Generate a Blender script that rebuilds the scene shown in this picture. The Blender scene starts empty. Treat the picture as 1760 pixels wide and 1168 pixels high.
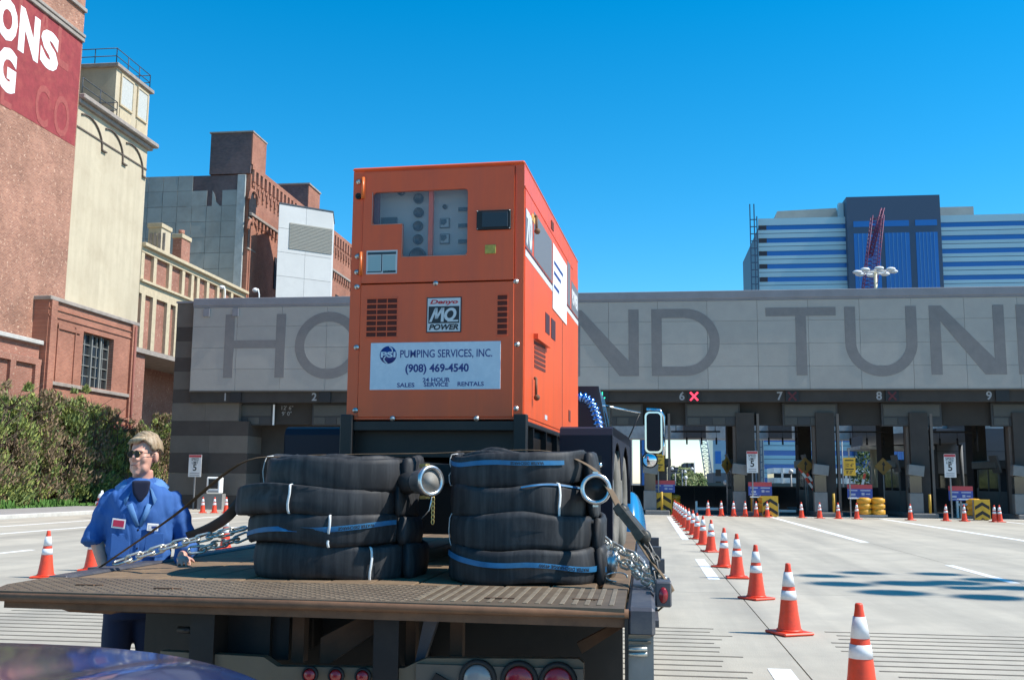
import bpy, math, random
from mathutils import Vector, Matrix, noise
random.seed(7)
SC=bpy.context.scene
COL=SC.collection
R=math.radians
# ------------------------------------------------ camera, sky, sun, exposure
YAW=R(7.4);PIT=R(7.9);ROL=R(0.5);FPX=1750.0;CH=1.53
cam=bpy.data.cameras.new('camera');camo=bpy.data.objects.new('camera',cam);COL.objects.link(camo)
cam.sensor_width=36.0;cam.lens=36.0*FPX/1760;cam.clip_start=0.05;cam.clip_end=4000
camo.matrix_world=Matrix.Translation((0,0,CH))@Matrix.Rotation(YAW,4,'Z')@Matrix.Rotation(R(90)+PIT,4,'X')@Matrix.Rotation(ROL,4,'Z')
SC.camera=camo
W=bpy.data.worlds.new('World');SC.world=W;W.use_nodes=True
nt=W.node_tree;nt.nodes.clear()
SUN_EL=R(50);SUN_DIR=Vector((math.cos(SUN_EL)*math.cos(R(2.3)),-math.cos(SUN_EL)*math.sin(R(2.3)),math.sin(SUN_EL)))
sky=nt.nodes.new('ShaderNodeTexSky');sky.sky_type='NISHITA';sky.sun_disc=False
sky.sun_elevation=SUN_EL;sky.sun_rotation=R(91.9);sky.altitude=0;sky.air_density=1.0;sky.dust_density=0.0;sky.ozone_density=6.0
hs=nt.nodes.new('ShaderNodeHueSaturation');hs.inputs['Saturation'].default_value=1.35;hs.inputs['Hue'].default_value=0.486
bg=nt.nodes.new('ShaderNodeBackground');bg.inputs['Strength'].default_value=0.15
wo=nt.nodes.new('ShaderNodeOutputWorld')
nt.links.new(sky.outputs[0],hs.inputs['Color']);nt.links.new(hs.outputs[0],bg.inputs['Color']);nt.links.new(bg.outputs[0],wo.inputs[0])
sl=bpy.data.lights.new('sun','SUN');sl.energy=5.0;sl.angle=R(0.53);sl.color=(1.0,0.955,0.88)
so=bpy.data.objects.new('sun',sl);COL.objects.link(so);so.rotation_euler=SUN_DIR.to_track_quat('Z','Y').to_euler();so.location=(20,-5,30)
vs=SC.view_settings;vs.view_transform='Standard';vs.look='None';vs.gamma=1.0;vs.use_curve_mapping=False;vs.exposure=0.42
SC.cycles.use_denoising=True
try: SC.cycles.denoiser='OPENIMAGEDENOISE'
except Exception: pass
SC.cycles.max_bounces=6;SC.cycles.transparent_max_bounces=12
# ------------------------------------------------ measuring the photograph
def ray(u,v):
    a=(u-880)/FPX;b=(584-v)/FPX
    x=a*math.cos(ROL)-b*math.sin(ROL);y=a*math.sin(ROL)+b*math.cos(ROL)
    fy=math.cos(PIT)-y*math.sin(PIT);z=math.sin(PIT)+y*math.cos(PIT)
    return Vector((x*math.cos(YAW)-fy*math.sin(YAW),x*math.sin(YAW)+fy*math.cos(YAW),z))
CAMP=Vector((0,0,CH))
def PZ(u,v,z=0.0):
    r=ray(u,v);return CAMP+r*((z-CH)/r.z)
def PY(u,v,Y):
    r=ray(u,v);return CAMP+r*(Y/r.y)
def PX(u,v,X):
    r=ray(u,v);return CAMP+r*(X/r.x)
# ------------------------------------------------ mesh helpers
class MB:
    def __init__(s): s.v=[];s.f=[];s.sm=[];s.mi=[]
    def face(s,pts,smooth=False,mi=0):
        n=len(s.v);s.v+= [tuple(p) for p in pts];s.f.append(tuple(range(n,n+len(pts))));s.sm.append(smooth);s.mi.append(mi);return s
    def add(s,vs,fs,smooth=False,mi=0,M=None):
        n=len(s.v)
        s.v+=[tuple(M@Vector(p)) for p in vs] if M is not None else [tuple(p) for p in vs]
        for f in fs: s.f.append(tuple(i+n for i in f));s.sm.append(smooth);s.mi.append(mi)
        return s
    def box(s,x0,x1,y0,y1,z0,z1,M=None,b=0,mi=0):
        if x0>x1:x0,x1=x1,x0
        if y0>y1:y0,y1=y1,y0
        if z0>z1:z0,z1=z1,z0
        if b>0:
            b=min(b,(x1-x0)*.45,(y1-y0)*.45,(z1-z0)*.45)
            vs=[];
            for sx,X in ((1,x0),(-1,x1)):
                for sy,Y in ((1,y0),(-1,y1)):
                    for sz,Z in ((1,z0),(-1,z1)):
                        vs+=[(X,Y+sy*b,Z+sz*b),(X+sx*b,Y,Z+sz*b),(X+sx*b,Y+sy*b,Z)]
            def c(i,j,k): return (i*4+j*2+k)*3
            fs=[]
            fs+=[(c(0,0,0),c(0,0,1),c(0,1,1),c(0,1,0)),(c(1,0,0),c(1,1,0),c(1,1,1),c(1,0,1))]
            fs+=[(c(0,0,0)+1,c(1,0,0)+1,c(1,0,1)+1,c(0,0,1)+1),(c(0,1,0)+1,c(0,1,1)+1,c(1,1,1)+1,c(1,1,0)+1)]
            fs+=[(c(0,0,0)+2,c(0,1,0)+2,c(1,1,0)+2,c(1,0,0)+2),(c(0,0,1)+2,c(1,0,1)+2,c(1,1,1)+2,c(0,1,1)+2)]
            for i in (0,1):
                for j in (0,1):
                    fs.append((c(i,j,0),c(i,j,1),c(i,j,1)+1,c(i,j,0)+1));fs.append((c(i,0,j),c(i,1,j),c(i,1,j)+2,c(i,0,j)+2));fs.append((c(0,i,j)+1,c(1,i,j)+1,c(1,i,j)+2,c(0,i,j)+2))
                    for k in (0,1): fs.append((c(i,j,k),c(i,j,k)+1,c(i,j,k)+2))
            s.add(vs,fs,False,mi,M);s.fix=True;return s
        vs=[(x,y,z) for x in (x0,x1) for y in (y0,y1) for z in (z0,z1)]
        return s.add(vs,[(0,1,3,2),(4,6,7,5),(0,4,5,1),(2,3,7,6),(0,2,6,4),(1,5,7,3)],False,mi,M)
    def tube(s,path,r,n=8,closed=False,smooth=True,caps=True,sx=1,sz=1,mi=0,up=(0,0,1),M=None):
        P=[Vector(p) for p in path];m=len(P);up=Vector(up)
        rs=r if hasattr(r,'__len__') else [r]*m
        vs=[]
        for i,p in enumerate(P):
            a=P[(i-1)%m] if closed else P[max(0,i-1)];b=P[(i+1)%m] if closed else P[min(m-1,i+1)]
            t=(b-a).normalized();k=t.cross(up)
            if k.length<1e-3:k=t.cross(Vector((1,0,0)))
            k.normalize();w=k.cross(t)
            for j in range(n):
                q=2*math.pi*j/n;vs.append(p+k*math.cos(q)*rs[i]*sx+w*math.sin(q)*rs[i]*sz)
        fs=[]
        for i in range(m if closed else m-1):
            for j in range(n):
                a=i*n+j;b=i*n+(j+1)%n;c=((i+1)%m)*n+(j+1)%n;d=((i+1)%m)*n+j;fs.append((a,b,c,d))
        if caps and not closed: fs+= [tuple(range(n-1,-1,-1)),tuple((m-1)*n+j for j in range(n))]
        return s.add(vs,fs,smooth,mi,M)
    def cyl(s,p0,p1,r0,r1=None,n=12,smooth=True,mi=0): return s.tube([p0,p1],[r0,r0 if r1 is None else r1],n,smooth=smooth,mi=mi)
    def lathe(s,prof,n=24,M=None,smooth=True,mi=0,closed=False):
        vs=[(r*math.cos(2*math.pi*j/n),r*math.sin(2*math.pi*j/n),z) for r,z in prof for j in range(n)];m=len(prof);fs=[]
        for i in range(m if closed else m-1):
            for j in range(n): fs.append((i*n+j,i*n+(j+1)%n,((i+1)%m)*n+(j+1)%n,((i+1)%m)*n+j))
        if not closed:
            if prof[0][0]>1e-4: fs.append(tuple(range(n-1,-1,-1)))
            if prof[-1][0]>1e-4: fs.append(tuple((m-1)*n+j for j in range(n)))
        return s.add(vs,fs,smooth,mi,M)
    def prism(s,poly,d0,d1,M=None,axis='y',mi=0):
        # poly of (a,b); axis y: (a, d, b); x: (d, a, b); z: (a,b,d)
        def c(p,d): return (p[0],d,p[1]) if axis=='y' else ((d,p[0],p[1]) if axis=='x' else (p[0],p[1],d))
        n=len(poly);vs=[c(p,d0) for p in poly]+[c(p,d1) for p in poly]
        fs=[tuple(range(n)),tuple(range(2*n-1,n-1,-1))]+[(i,n+i,n+(i+1)%n,(i+1)%n) for i in range(n)]
        s.fix=True;return s.add(vs,fs,False,mi,M)
    def sphere(s,c,r,n=12,m=8,sc=(1,1,1),mi=0,M=None):
        vs=[];fs=[]
        for i in range(m+1):
            t=math.pi*i/m
            for j in range(n): vs.append((c[0]+r*sc[0]*math.sin(t)*math.cos(2*math.pi*j/n),c[1]+r*sc[1]*math.sin(t)*math.sin(2*math.pi*j/n),c[2]+r*sc[2]*math.cos(t)))
        for i in range(m):
            for j in range(n): fs.append((i*n+j,(i+1)*n+j,(i+1)*n+(j+1)%n,i*n+(j+1)%n))
        return s.add(vs,fs,True,mi,M)
    def mesh(s,name,mats):
        me=bpy.data.meshes.new(name);me.from_pydata(s.v,[],s.f)
        for m in (mats if isinstance(mats,(list,tuple)) else [mats]): me.materials.append(m)
        me.polygons.foreach_set('use_smooth',s.sm);me.polygons.foreach_set('material_index',s.mi)
        if getattr(s,'fix',False):
            import bmesh
            b=bmesh.new();b.from_mesh(me);bmesh.ops.recalc_face_normals(b,faces=b.faces);b.to_mesh(me);b.free()
        me.update();return me
    def build(s,name,mat,parent=None,loc=None,**k):
        return link(name,s.mesh(name,mat),parent,loc,**k)
def link(name,me,parent=None,loc=None,label=None,cat=None,group=None,kind=None,rot=None):
    o=bpy.data.objects.new(name,me);COL.objects.link(o)
    if loc is not None:o.location=loc
    if rot is not None:o.rotation_euler=rot
    if parent is not None:
        o.parent=parent
        if parent.get('world_pi'): o.matrix_parent_inverse=Matrix.Translation(-parent.location)
    tag(o,label,cat,group,kind);return o
def tag(o,label=None,cat=None,group=None,kind=None):
    if label:o['label']=label
    if cat:o['category']=cat
    if group:o['group']=group
    if kind:o['kind']=kind
    return o
def thing(name,label,cat,loc=(0,0,0),rz=0,group=None,kind=None,local=False):
    o=bpy.data.objects.new(name,None);COL.objects.link(o);o.location=loc;o.rotation_euler=(0,0,rz);o.empty_display_size=.1
    if not local and rz==0:o['world_pi']=1
    return tag(o,label,cat,group,kind)
def copy_tree(o,parent=None,depth=0):
    c=o.copy();COL.objects.link(c)
    if parent is not None:c.parent=parent
    for ch in KIDS(o): copy_tree(ch,c,depth+1)
    return c
def KIDS(o): return [x for x in ALLK.get(o.name,[])] if False else list(o.children)
# ------------------------------------------------ materials
MATS={}
class GEO:
    # world position of the shaded point, so pieces that share a mesh do not repeat their grain
    def __init__(s,N): s.n=N.new('ShaderNodeNewGeometry');s.outputs={'Object':s.n.outputs['Position']}
def mat(name,col,rough=.7,metal=0,var=0.0,vs_=6.0,bump=0.0,bs=40.0,spec=None,emit=0,dirt=None,ds=1.5,da=.5,coat=0,trans=0,wave=None,randv=0.0,detail=6,streak=None):
    if name in MATS:return MATS[name]
    m=bpy.data.materials.new(name);m.use_nodes=True;N=m.node_tree.nodes;L=m.node_tree.links;p=N['Principled BSDF']
    c=tuple(col)+(1,) if len(col)==3 else col
    p.inputs['Base Color'].default_value=c;p.inputs['Roughness'].default_value=rough;p.inputs['Metallic'].default_value=metal
    if spec is not None:p.inputs['Specular IOR Level'].default_value=spec
    if coat:p.inputs['Coat Weight'].default_value=coat;p.inputs['Coat Roughness'].default_value=.08
    if trans:p.inputs['Transmission Weight'].default_value=trans
    if emit:p.inputs['Emission Color'].default_value=c;p.inputs['Emission Strength'].default_value=emit
    tc=GEO(N);out=None
    def mix(a,b,f):
        x=N.new('ShaderNodeMix');x.data_type='RGBA';L.new(f,x.inputs[0])
        if isinstance(a,tuple):x.inputs[6].default_value=a
        else:L.new(a,x.inputs[6])
        if isinstance(b,tuple):x.inputs[7].default_value=b
        else:L.new(b,x.inputs[7])
        return x.outputs[2]
    cur=c
    if streak:
        mp=N.new('ShaderNodeMapping');mp.inputs['Scale'].default_value=streak[0];L.new(tc.outputs['Object'],mp.inputs['Vector'])
        n=N.new('ShaderNodeTexNoise');n.inputs['Scale'].default_value=1;n.inputs['Detail'].default_value=6;n.inputs['Roughness'].default_value=.6;L.new(mp.outputs[0],n.inputs['Vector'])
        r=N.new('ShaderNodeMapRange');r.inputs[1].default_value=.42;r.inputs[2].default_value=.68;r.inputs[4].default_value=streak[2];L.new(n.outputs[0],r.inputs[0]);STK=(r.outputs[0],tuple(streak[1])+(1,))
    if var>0:
        n=N.new('ShaderNodeTexNoise');n.inputs['Scale'].default_value=vs_;n.inputs['Detail'].default_value=detail;n.inputs['Roughness'].default_value=.65;L.new(tc.outputs['Object'],n.inputs['Vector'])
        r=N.new('ShaderNodeMapRange');r.inputs[1].default_value=.3;r.inputs[2].default_value=.7;L.new(n.outputs[0],r.inputs[0])
        lo=tuple(x*(1-var) for x in c[:3])+(1,);hi=tuple(min(1,x*(1+var*.7)) for x in c[:3])+(1,);cur=mix(lo,hi,r.outputs[0])
    if dirt is not None:
        n=N.new('ShaderNodeTexNoise');n.inputs['Scale'].default_value=ds;n.inputs['Detail'].default_value=9;n.inputs['Roughness'].default_value=.7;L.new(tc.outputs['Object'],n.inputs['Vector'])
        r=N.new('ShaderNodeMapRange');r.inputs[1].default_value=.48;r.inputs[2].default_value=.72;r.inputs[4].default_value=da;L.new(n.outputs[0],r.inputs[0])
        cur=mix(cur,tuple(dirt)+(1,),r.outputs[0])
    if streak: cur=mix(cur,STK[1],STK[0])
    if randv>0:
        oi=N.new('ShaderNodeObjectInfo');r=N.new('ShaderNodeMapRange');r.inputs[3].default_value=1-randv;r.inputs[4].default_value=1+randv;L.new(oi.outputs['Random'],r.inputs[0])
        h=N.new('ShaderNodeHueSaturation');L.new(r.outputs[0],h.inputs['Value'])
        if isinstance(cur,tuple):h.inputs['Color'].default_value=cur
        else:L.new(cur,h.inputs['Color'])
        cur=h.outputs[0]
    if not isinstance(cur,tuple):
        L.new(cur,p.inputs['Base Color'])
        if emit:L.new(cur,p.inputs['Emission Color'])
    if bump>0:
        n=N.new('ShaderNodeTexNoise');n.inputs['Scale'].default_value=bs;n.inputs['Detail'].default_value=4;L.new(tc.outputs['Object'],n.inputs['Vector'])
        b=N.new('ShaderNodeBump');b.inputs['Strength'].default_value=bump;b.inputs['Distance'].default_value=.02;L.new(n.outputs[0],b.inputs['Height']);L.new(b.outputs[0],p.inputs['Normal'])
    MATS[name]=m;return m
def brick(name,c1,c2,mortar,axis='x',bw=.22,bh=.075,spots=None,sa=.5,rough=.9,blot=None):
    """brick courses on a wall; axis names the wall's normal"""
    if name in MATS:return MATS[name]
    m=bpy.data.materials.new(name);m.use_nodes=True;N=m.node_tree.nodes;L=m.node_tree.links;p=N['Principled BSDF'];p.inputs['Roughness'].default_value=rough
    p.inputs['Specular IOR Level'].default_value=.2
    tc=N.new('ShaderNodeTexCoord');sp=N.new('ShaderNodeSeparateXYZ');L.new(tc.outputs['Object'],sp.inputs[0]);cb=N.new('ShaderNodeCombineXYZ')
    L.new(sp.outputs['Y' if axis=='x' else 'X'],cb.inputs[0]);L.new(sp.outputs['Z'],cb.inputs[1])
    b=N.new('ShaderNodeTexBrick');b.inputs['Scale'].default_value=1;b.inputs['Brick Width'].default_value=bw;b.inputs['Row Height'].default_value=bh;b.inputs['Mortar Size'].default_value=.008;b.inputs['Color1'].default_value=c1+(1,);b.inputs['Color2'].default_value=c2+(1,);b.inputs['Mortar'].default_value=mortar+(1,);L.new(cb.outputs[0],b.inputs['Vector'])
    n=N.new('ShaderNodeTexNoise');n.inputs['Scale'].default_value=.35;n.inputs['Detail'].default_value=8;n.inputs['Roughness'].default_value=.7;L.new(tc.outputs['Object'],n.inputs['Vector'])
    r=N.new('ShaderNodeMapRange');r.inputs[1].default_value=.3;r.inputs[2].default_value=.7;r.inputs[3].default_value=.72;r.inputs[4].default_value=1.25;L.new(n.outputs[0],r.inputs[0])
    h=N.new('ShaderNodeHueSaturation');L.new(r.outputs[0],h.inputs['Value']);L.new(b.outputs[0],h.inputs['Color']);cur=h.outputs[0]
    def lay(cur,col,scale,lo,hi,amt,detail=5):
        n=N.new('ShaderNodeTexNoise');n.inputs['Scale'].default_value=scale;n.inputs['Detail'].default_value=detail;n.inputs['Roughness'].default_value=.65;L.new(tc.outputs['Object'],n.inputs['Vector'])
        r=N.new('ShaderNodeMapRange');r.inputs[1].default_value=lo;r.inputs[2].default_value=hi;r.inputs[4].default_value=amt;L.new(n.outputs[0],r.inputs[0])
        x=N.new('ShaderNodeMix');x.data_type='RGBA';L.new(r.outputs[0],x.inputs[0]);L.new(cur,x.inputs[6]);x.inputs[7].default_value=tuple(col)+(1,);return x.outputs[2]
    if spots is not None: cur=lay(cur,spots,5.5,.6,.68,sa,3)
    if blot is not None: cur=lay(cur,blot,.9,.52,.75,.55,9)
    L.new(cur,p.inputs['Base Color'])
    bp=N.new('ShaderNodeBump');bp.inputs['Strength'].default_value=.5;bp.inputs['Distance'].default_value=.02;L.new(b.outputs['Fac'],bp.inputs['Height']);bp.invert=True;L.new(bp.outputs[0],p.inputs['Normal'])
    MATS[name]=m;return m
def text(s,size,m,parent,loc,rot=(R(90),0,0),ext=.001,bold=0.0,wx=1.0,shear=0,name='lettering',align='CENTER',valign='CENTER',sp=1.0):
    c=bpy.data.curves.new(name,'FONT');c.body=s;c.size=size;c.extrude=ext;c.offset=bold;c.align_x=align;c.align_y=valign;c.shear=shear;c.resolution_u=3;c.space_character=sp
    c.materials.append(m);o=bpy.data.objects.new(name,c);COL.objects.link(o);o.location=loc;o.rotation_euler=rot;o.scale=(wx,1,1)
    if parent is not None:
        o.parent=parent
        if parent.get('world_pi'):o.matrix_parent_inverse=Matrix.Translation(-parent.location)
    return o
# ------------------------------------------------ ground, road, paint
m_conc=mat('road_concrete',(.46,.415,.335),.85,var=.13,vs_=1.1,bump=.25,bs=60,dirt=(.30,.275,.24),ds=.45,da=.45,randv=.05,detail=9,streak=((.9,.055,1),(.25,.23,.195),.62))
m_joint=mat('joint_filler',(.10,.09,.08),.95)
m_earth=mat('ground_earth',(.16,.15,.13),.95,var=.2,vs_=.6)
m_paint=mat('road_paint',(.82,.82,.80),.6,var=.08,vs_=9,dirt=(.5,.47,.43),ds=5,da=.5)
m_curb=mat('curb_concrete',(.52,.50,.46),.85,var=.12,vs_=3,bump=.2,dirt=(.3,.28,.25),ds=2)
m_walk=mat('pavement_concrete',(.30,.285,.27),.9,var=.15,vs_=2,bump=.2)
MB().box(-1500,1500,-300,2500,-.4,-.1).build('ground',m_earth,kind='structure')
rd=MB().box(-23.3,60,-12,52,-.09,-.03).build('road',m_joint,kind='structure')
XS=[-23.28,-21.7,-17.1,-12.5,-7.9,-3.3,1.3,5.9,10.55,15.2,19.9,24.6,29.3,34];YS=[-12,-3,6,15,24.4,33.6,42.8,52]
smesh={}
for i in range(len(XS)-1):
    w=XS[i+1]-XS[i]
    for j in range(len(YS)-1):
        h=YS[j+1]-YS[j];key=(round(w,2),round(h,2))
        if key not in smesh: smesh[key]=MB().box(.007,w-.007,.006,h-.006,-.04,0).mesh('slab',m_conc)
        link('slab',smesh[key],rd,(XS[i],YS[j],0))
MB().box(34,60,-12,52,-.04,0).build('slab',m_conc,rd)
MB().box(-60,80,52,230,-.09,-.01).build('road',mat('far_asphalt',(.16,.155,.15),.9,var=.15,vs_=.5,dirt=(.3,.28,.26),ds=.2),kind='structure')
lm=MB()
def stripe(x,y0,y1,w=.16,z=.004): lm.box(x-w/2,x+w/2,y0,y1,z-.003,z)
for a in ((-4,.5),(6.2,9.0),(17.0,21.4),(28.6,48)): stripe(1.10,*a,w=.19)
for a in ((-4,.5),(6,9),(17.4,21.0),(28.6,49)): stripe(5.82,*a,w=.16 if a[0]<25 else .24)
for a in ((6,9),(17.4,21),(29.5,49)): stripe(10.6,*a,w=.16 if a[0]<25 else .26)
for a in ((6,9),(17.4,21),(30,49)): stripe(15.3,*a,w=.2)
for a in ((8,10.5),(17.4,20.6),(29,46)): stripe(-12.95,*a)
for a in ((17.4,21),(26,46)): stripe(-17.35,*a)
for a in ((14,21),(28,46)): stripe(-19.9,*a,w=.15)
stripe(-3.4,28,46,.18);stripe(-8.0,28,46,.18)
lm.box(-23,17.5,49.2,49.45,.001,.004)
lm.build('lane_markings',m_paint,kind='structure')
gm=MB()
for (x0,x1) in ((1.9,5.3),(6.3,10.1),(11,14.8),(-2.9,.75),(-7.4,-3.8),(-12,-8.4)):
    for k in range(23):
        y=11.3-k*.25
        gm.box(x0+random.uniform(-.12,.12),x1+random.uniform(-.12,.12),y-.022,y+.022,.0005,.003)
gm.build('rumble_grooves',mat('groove_dirt',(.17,.15,.12),.95,var=.3,vs_=8),kind='stuff')
# ---- kerb, pavement, verge on the left
cb=MB();cb.box(-23.62,-23.3,-12,47.5,-.05,.15,b=.02);cb.build('kerb',m_curb,kind='structure')
pv=thing('pavement',None,None,(-26,20,0),kind='structure')
pm=MB().box(.006,4.3,.006,2.494,-.05,.14).mesh('slab',m_walk)
for k in range(24): link('slab',pm,pv,(-27.92,-12+2.5*k,0))
MB().box(-60,-27.9,-12,90,-.05,.12).build('verge',mat('verge_soil',(.12,.105,.07),.95,var=.4,vs_=2),kind='structure')
gr=MB()
for k in range(3800):
    x=-28.0-abs(random.gauss(0,.55));y=random.uniform(28,52);h=random.uniform(.05,.3)*(1.5 if noise.noise(Vector((x*.5,y*.6,3)))>.12 else .6);a=random.uniform(0,6.28);w=random.uniform(.02,.06)
    dx,dy=math.cos(a)*w,math.sin(a)*w;tx,ty=random.uniform(-.1,.1),random.uniform(-.1,.1)
    gr.face([(x-dx,y-dy,.1),(x+dx,y+dy,.1),(x+tx+dx*.4,y+ty+dy*.4,.1+h),(x+tx-dx*.4,y+ty-dy*.4,.1+h)])
gr.build('weeds',mat('weed_green',(.10,.22,.035),.8,var=.4,vs_=3),kind='stuff')
# ------------------------------------------------ traffic cones
m_cone=mat('cone_orange',(.80,.065,.022),.45,var=.12,vs_=12,dirt=(.25,.06,.04),ds=9,da=.35)
m_refl=mat('cone_collar',(.74,.75,.77),.35,var=.06,vs_=20,dirt=(.45,.44,.43),ds=12,da=.4)
def make_cone(i,label,group,loc,rz=0):
    if i==0:
        t=thing('traffic_cone',label,'traffic cone',loc,rz,group,local=True)
        b=MB();b.box(-.18,.18,-.18,.18,0,.028,b=.01);b.lathe([(.135,.028),(.128,.05)],20);b.build('base',m_cone,t)
        b=MB();b.lathe([(.125,.03),(.118,.06),(.093,.225),(.086,.30),(.058,.51),(.030,.665),(.027,.70),(.022,.711),(.0,.712)],24);b.build('body',m_cone,t)
        b=MB();b.lathe([(.0815,.345),(.0835,.345),(.0715,.437),(.069,.437)],24);b.build('collar',m_refl,t)
        b=MB();b.lathe([(.064,.478),(.0660,.478),(.0425,.622),(.040,.622)],24);b.build('collar',m_refl,t)
        make_cone.p=t;return t
    c=copy_tree(make_cone.p);c.location=loc;c.rotation_euler=(random.gauss(0,.008),random.gauss(0,.008),rz+random.choice((0,.4,.8)));tag(c,label,'traffic cone',group);return c
row=[(1.469,7.5),(1.468,11.07),(1.473,14.27),(1.489,17.3),(1.44,19.5),(1.472,23.7),(1.45,26.4),(1.44,29.0),(1.44,31.4),(1.42,33.9),(1.40,36.3),(1.41,38.6),(1.40,40.8),(1.40,42.9),(1.41,45.0),(1.40,47.2),(1.41,49.6)]
ordn=['nearest','second nearest','third nearest','fourth nearest','fifth nearest','sixth nearest','seventh nearest','eighth nearest','ninth nearest','tenth nearest','eleventh nearest','twelfth nearest','thirteenth nearest','fourteenth nearest','third from far end','second from far end','farthest']
n=0;cones=[]
for k,(x,y) in enumerate(row):
    lab='orange cone with two white collars, %s in the receding line of cones'%ordn[k]
    if k==0: lab='largest orange cone, nearest to the camera, its base cut off by the frame'
    cones.append((lab,'cones along the lane line',(x,y,.004),random.uniform(-.3,.3)))
tl=[(1217,'left of the whole row across the toll lanes'),(1240,'in front of the white barrier arm of the open lane'),(1261,'at the right end of the white barrier arm'),(1281,'in front of the booth pier left of the lane seven speed sign'),(1300,'below the lane seven speed limit sign'),(1319,'just left of the chevron board by lane seven'),(1378,'right of the chevron board, before the diamond sign'),(1409,'in front of the booth between lanes seven and eight'),(1441,'below the yellow clearance sign of lane eight'),(1473,'at the left end of the yellow barrels'),(1565,'standing alone in front of the lane nine booth'),(1626,'below the speed limit sign of lane nine'),(1658,'just left of the rightmost chevron board'),(1710,'touching the right side of the rightmost chevron board'),(1719,'rightmost, behind the cone beside the last chevron board')]
for u,w in tl:
    vv=886.5+(u-1240)*.0215;p=PZ(u,vv);cones.append(('far cone, '+w,'cones across the toll lanes',(p.x,p.y,.004),random.uniform(-.3,.3)))
for u,v,w in ((78,992,'orange cone standing alone on the road left of the man'),(157,980,'orange cone half hidden behind the man in blue'),(387,943,'orange cone seen behind the chain left of the hoses')):
    p=PZ(u,v);cones.append((w,'cones left of the truck',(p.x,p.y,.004),.2))
for u,w in ((348,'leftmost of three small cones by the striped pier'),(368,'middle one of three small cones by the striped pier'),(388,'rightmost of three small cones by the striped pier')):
    p=PZ(u,881);cones.append((w,'cones by the striped pier',(p.x,p.y,.004),.1))
for i,(l,g,lo,rz) in enumerate(cones): make_cone(i,l,g,lo,rz)
# ------------------------------------------------ left buildings (walls that face the road lie on x = -32)
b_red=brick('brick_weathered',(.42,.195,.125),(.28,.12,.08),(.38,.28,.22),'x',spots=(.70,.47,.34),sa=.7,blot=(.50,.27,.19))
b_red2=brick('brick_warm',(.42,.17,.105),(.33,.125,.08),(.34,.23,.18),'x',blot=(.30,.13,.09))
b_red2y=brick('brick_warm_end',(.42,.17,.105),(.33,.125,.08),(.34,.23,.18),'y',blot=(.30,.13,.09))
b_dark=brick('brick_dark_front',(.16,.10,.10),(.10,.075,.08),(.2,.17,.16),'y',spots=(.22,.17,.16),sa=.5)  # fronts facing the camera; on the bulkheads shade is put into the colour
b_speck=brick('brick_speckled',(.38,.16,.11),(.31,.12,.08),(.33,.24,.19),'x',spots=(.7,.52,.38),sa=.5)
m_stone=mat('ledge_stone',(.33,.28,.24),.9,var=.25,vs_=2,bump=.3)
m_cream=mat('cream_stucco',(.56,.475,.335),.9,var=.10,vs_=1.2,bump=.3,bs=8,dirt=(.34,.27,.18),ds=.6,da=.6,detail=10,streak=((1.6,1.6,.12),(.36,.29,.20),.35))
m_creamtrim=mat('cream_trim',(.54,.44,.29),.85,var=.15,vs_=4,dirt=(.35,.29,.2),ds=3)
m_signred=mat('painted_red_wall',(.28,.038,.042),.8,var=.2,vs_=2.5,bump=.3,bs=10,dirt=(.42,.09,.07),ds=1.3,da=.6)
m_ghost=mat('faded_red_paint',(.34,.075,.065),.8,var=.2,vs_=5)
m_white=mat('white_paint',(.84,.83,.80),.6,var=.05,vs_=3)
m_rail=mat('railing_steel',(.05,.06,.075),.6)
m_darkglass=mat('dark_glass',(.025,.028,.03),.12,spec=.8)
m_oldglass=mat('old_window_dull',(.035,.035,.04),.7,spec=.1,var=.4,vs_=3)
m_frame=mat('grey_window_frame',(.22,.22,.20),.6)
TX=(R(90),0,R(90))
def xw(mb,x,y0,y1,z0,z1,d=.3,**k): return mb.box(x-d,x,y0,y1,z0,z1,**k)
# sign building
B=thing('brick_warehouse','tall brick warehouse with a painted red sign and white letters, far left','building',(-36,42,0))
MB().box(-48,-31.85,30,52.1,0,34).build('wall',b_red,B)
mb=MB();mb.box(-31.85,-31.66,30,52.1,26.55,26.75,b=.03);mb.box(-31.85,-31.72,30,52.12,26.3,26.55,b=.03);mb.build('cornice',m_stone,B)
mb=MB();mb.box(-31.85,-31.7,30,52.14,28.1,28.35,b=.03);mb.build('cornice',m_stone,B)
MB().box(-31.85,-31.838,30,52.0,20.1,26.28).build('painted_sign',m_signred,B)
def wl(ch,u0,v0,u1,v1,m,X=-31.83,bold=.05,nm='letter'):
    a=PX(u0,(v0+v1)/2,X);b=PX(u1,(v0+v1)/2,X);um=(u0+u1)/2;h=PX(um,v0,X).z-PX(um,v1,X).z
    w=abs(b.y-a.y);s=h/.72;o=text(ch,s,m,B,(X,(a.y+b.y)/2,(PX(um,v0,X).z+PX(um,v1,X).z)/2),TX,ext=.006,bold=bold*s,name=nm)
    nw={'O':.80,'N':.76,'S':.66,'G':.78,'C':.72,'L':.56,'E':.6,'A':.74}.get(ch,.7)
    o['fitw']=w;return o
wl('O',-6,4,31,70,m_white,bold=.06);wl('N',32,28,68,99,m_white,bold=.06);wl('S',69,60,101,120,m_white,bold=.06);wl('G',-6,88,28,158,m_white,bold=.06)
wl('C',60,148,84,222,m_ghost,bold=.012);wl('O',92,168,119,240,m_ghost,bold=.012);wl('E',2,120,22,190,m_ghost,-31.835,bold=.012);wl('L',32,-15,52,60,m_ghost,-31.835,bold=.012);wl('A',66,14,88,80,m_ghost,-31.835,bold=.012);wl('L',98,40,120,124,m_ghost,-31.835,bold=.012)
m_mould=mat('shadowed_moulding',(.13,.10,.08),.9)  # dark brown holds the shadow of the drip moulds
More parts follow.
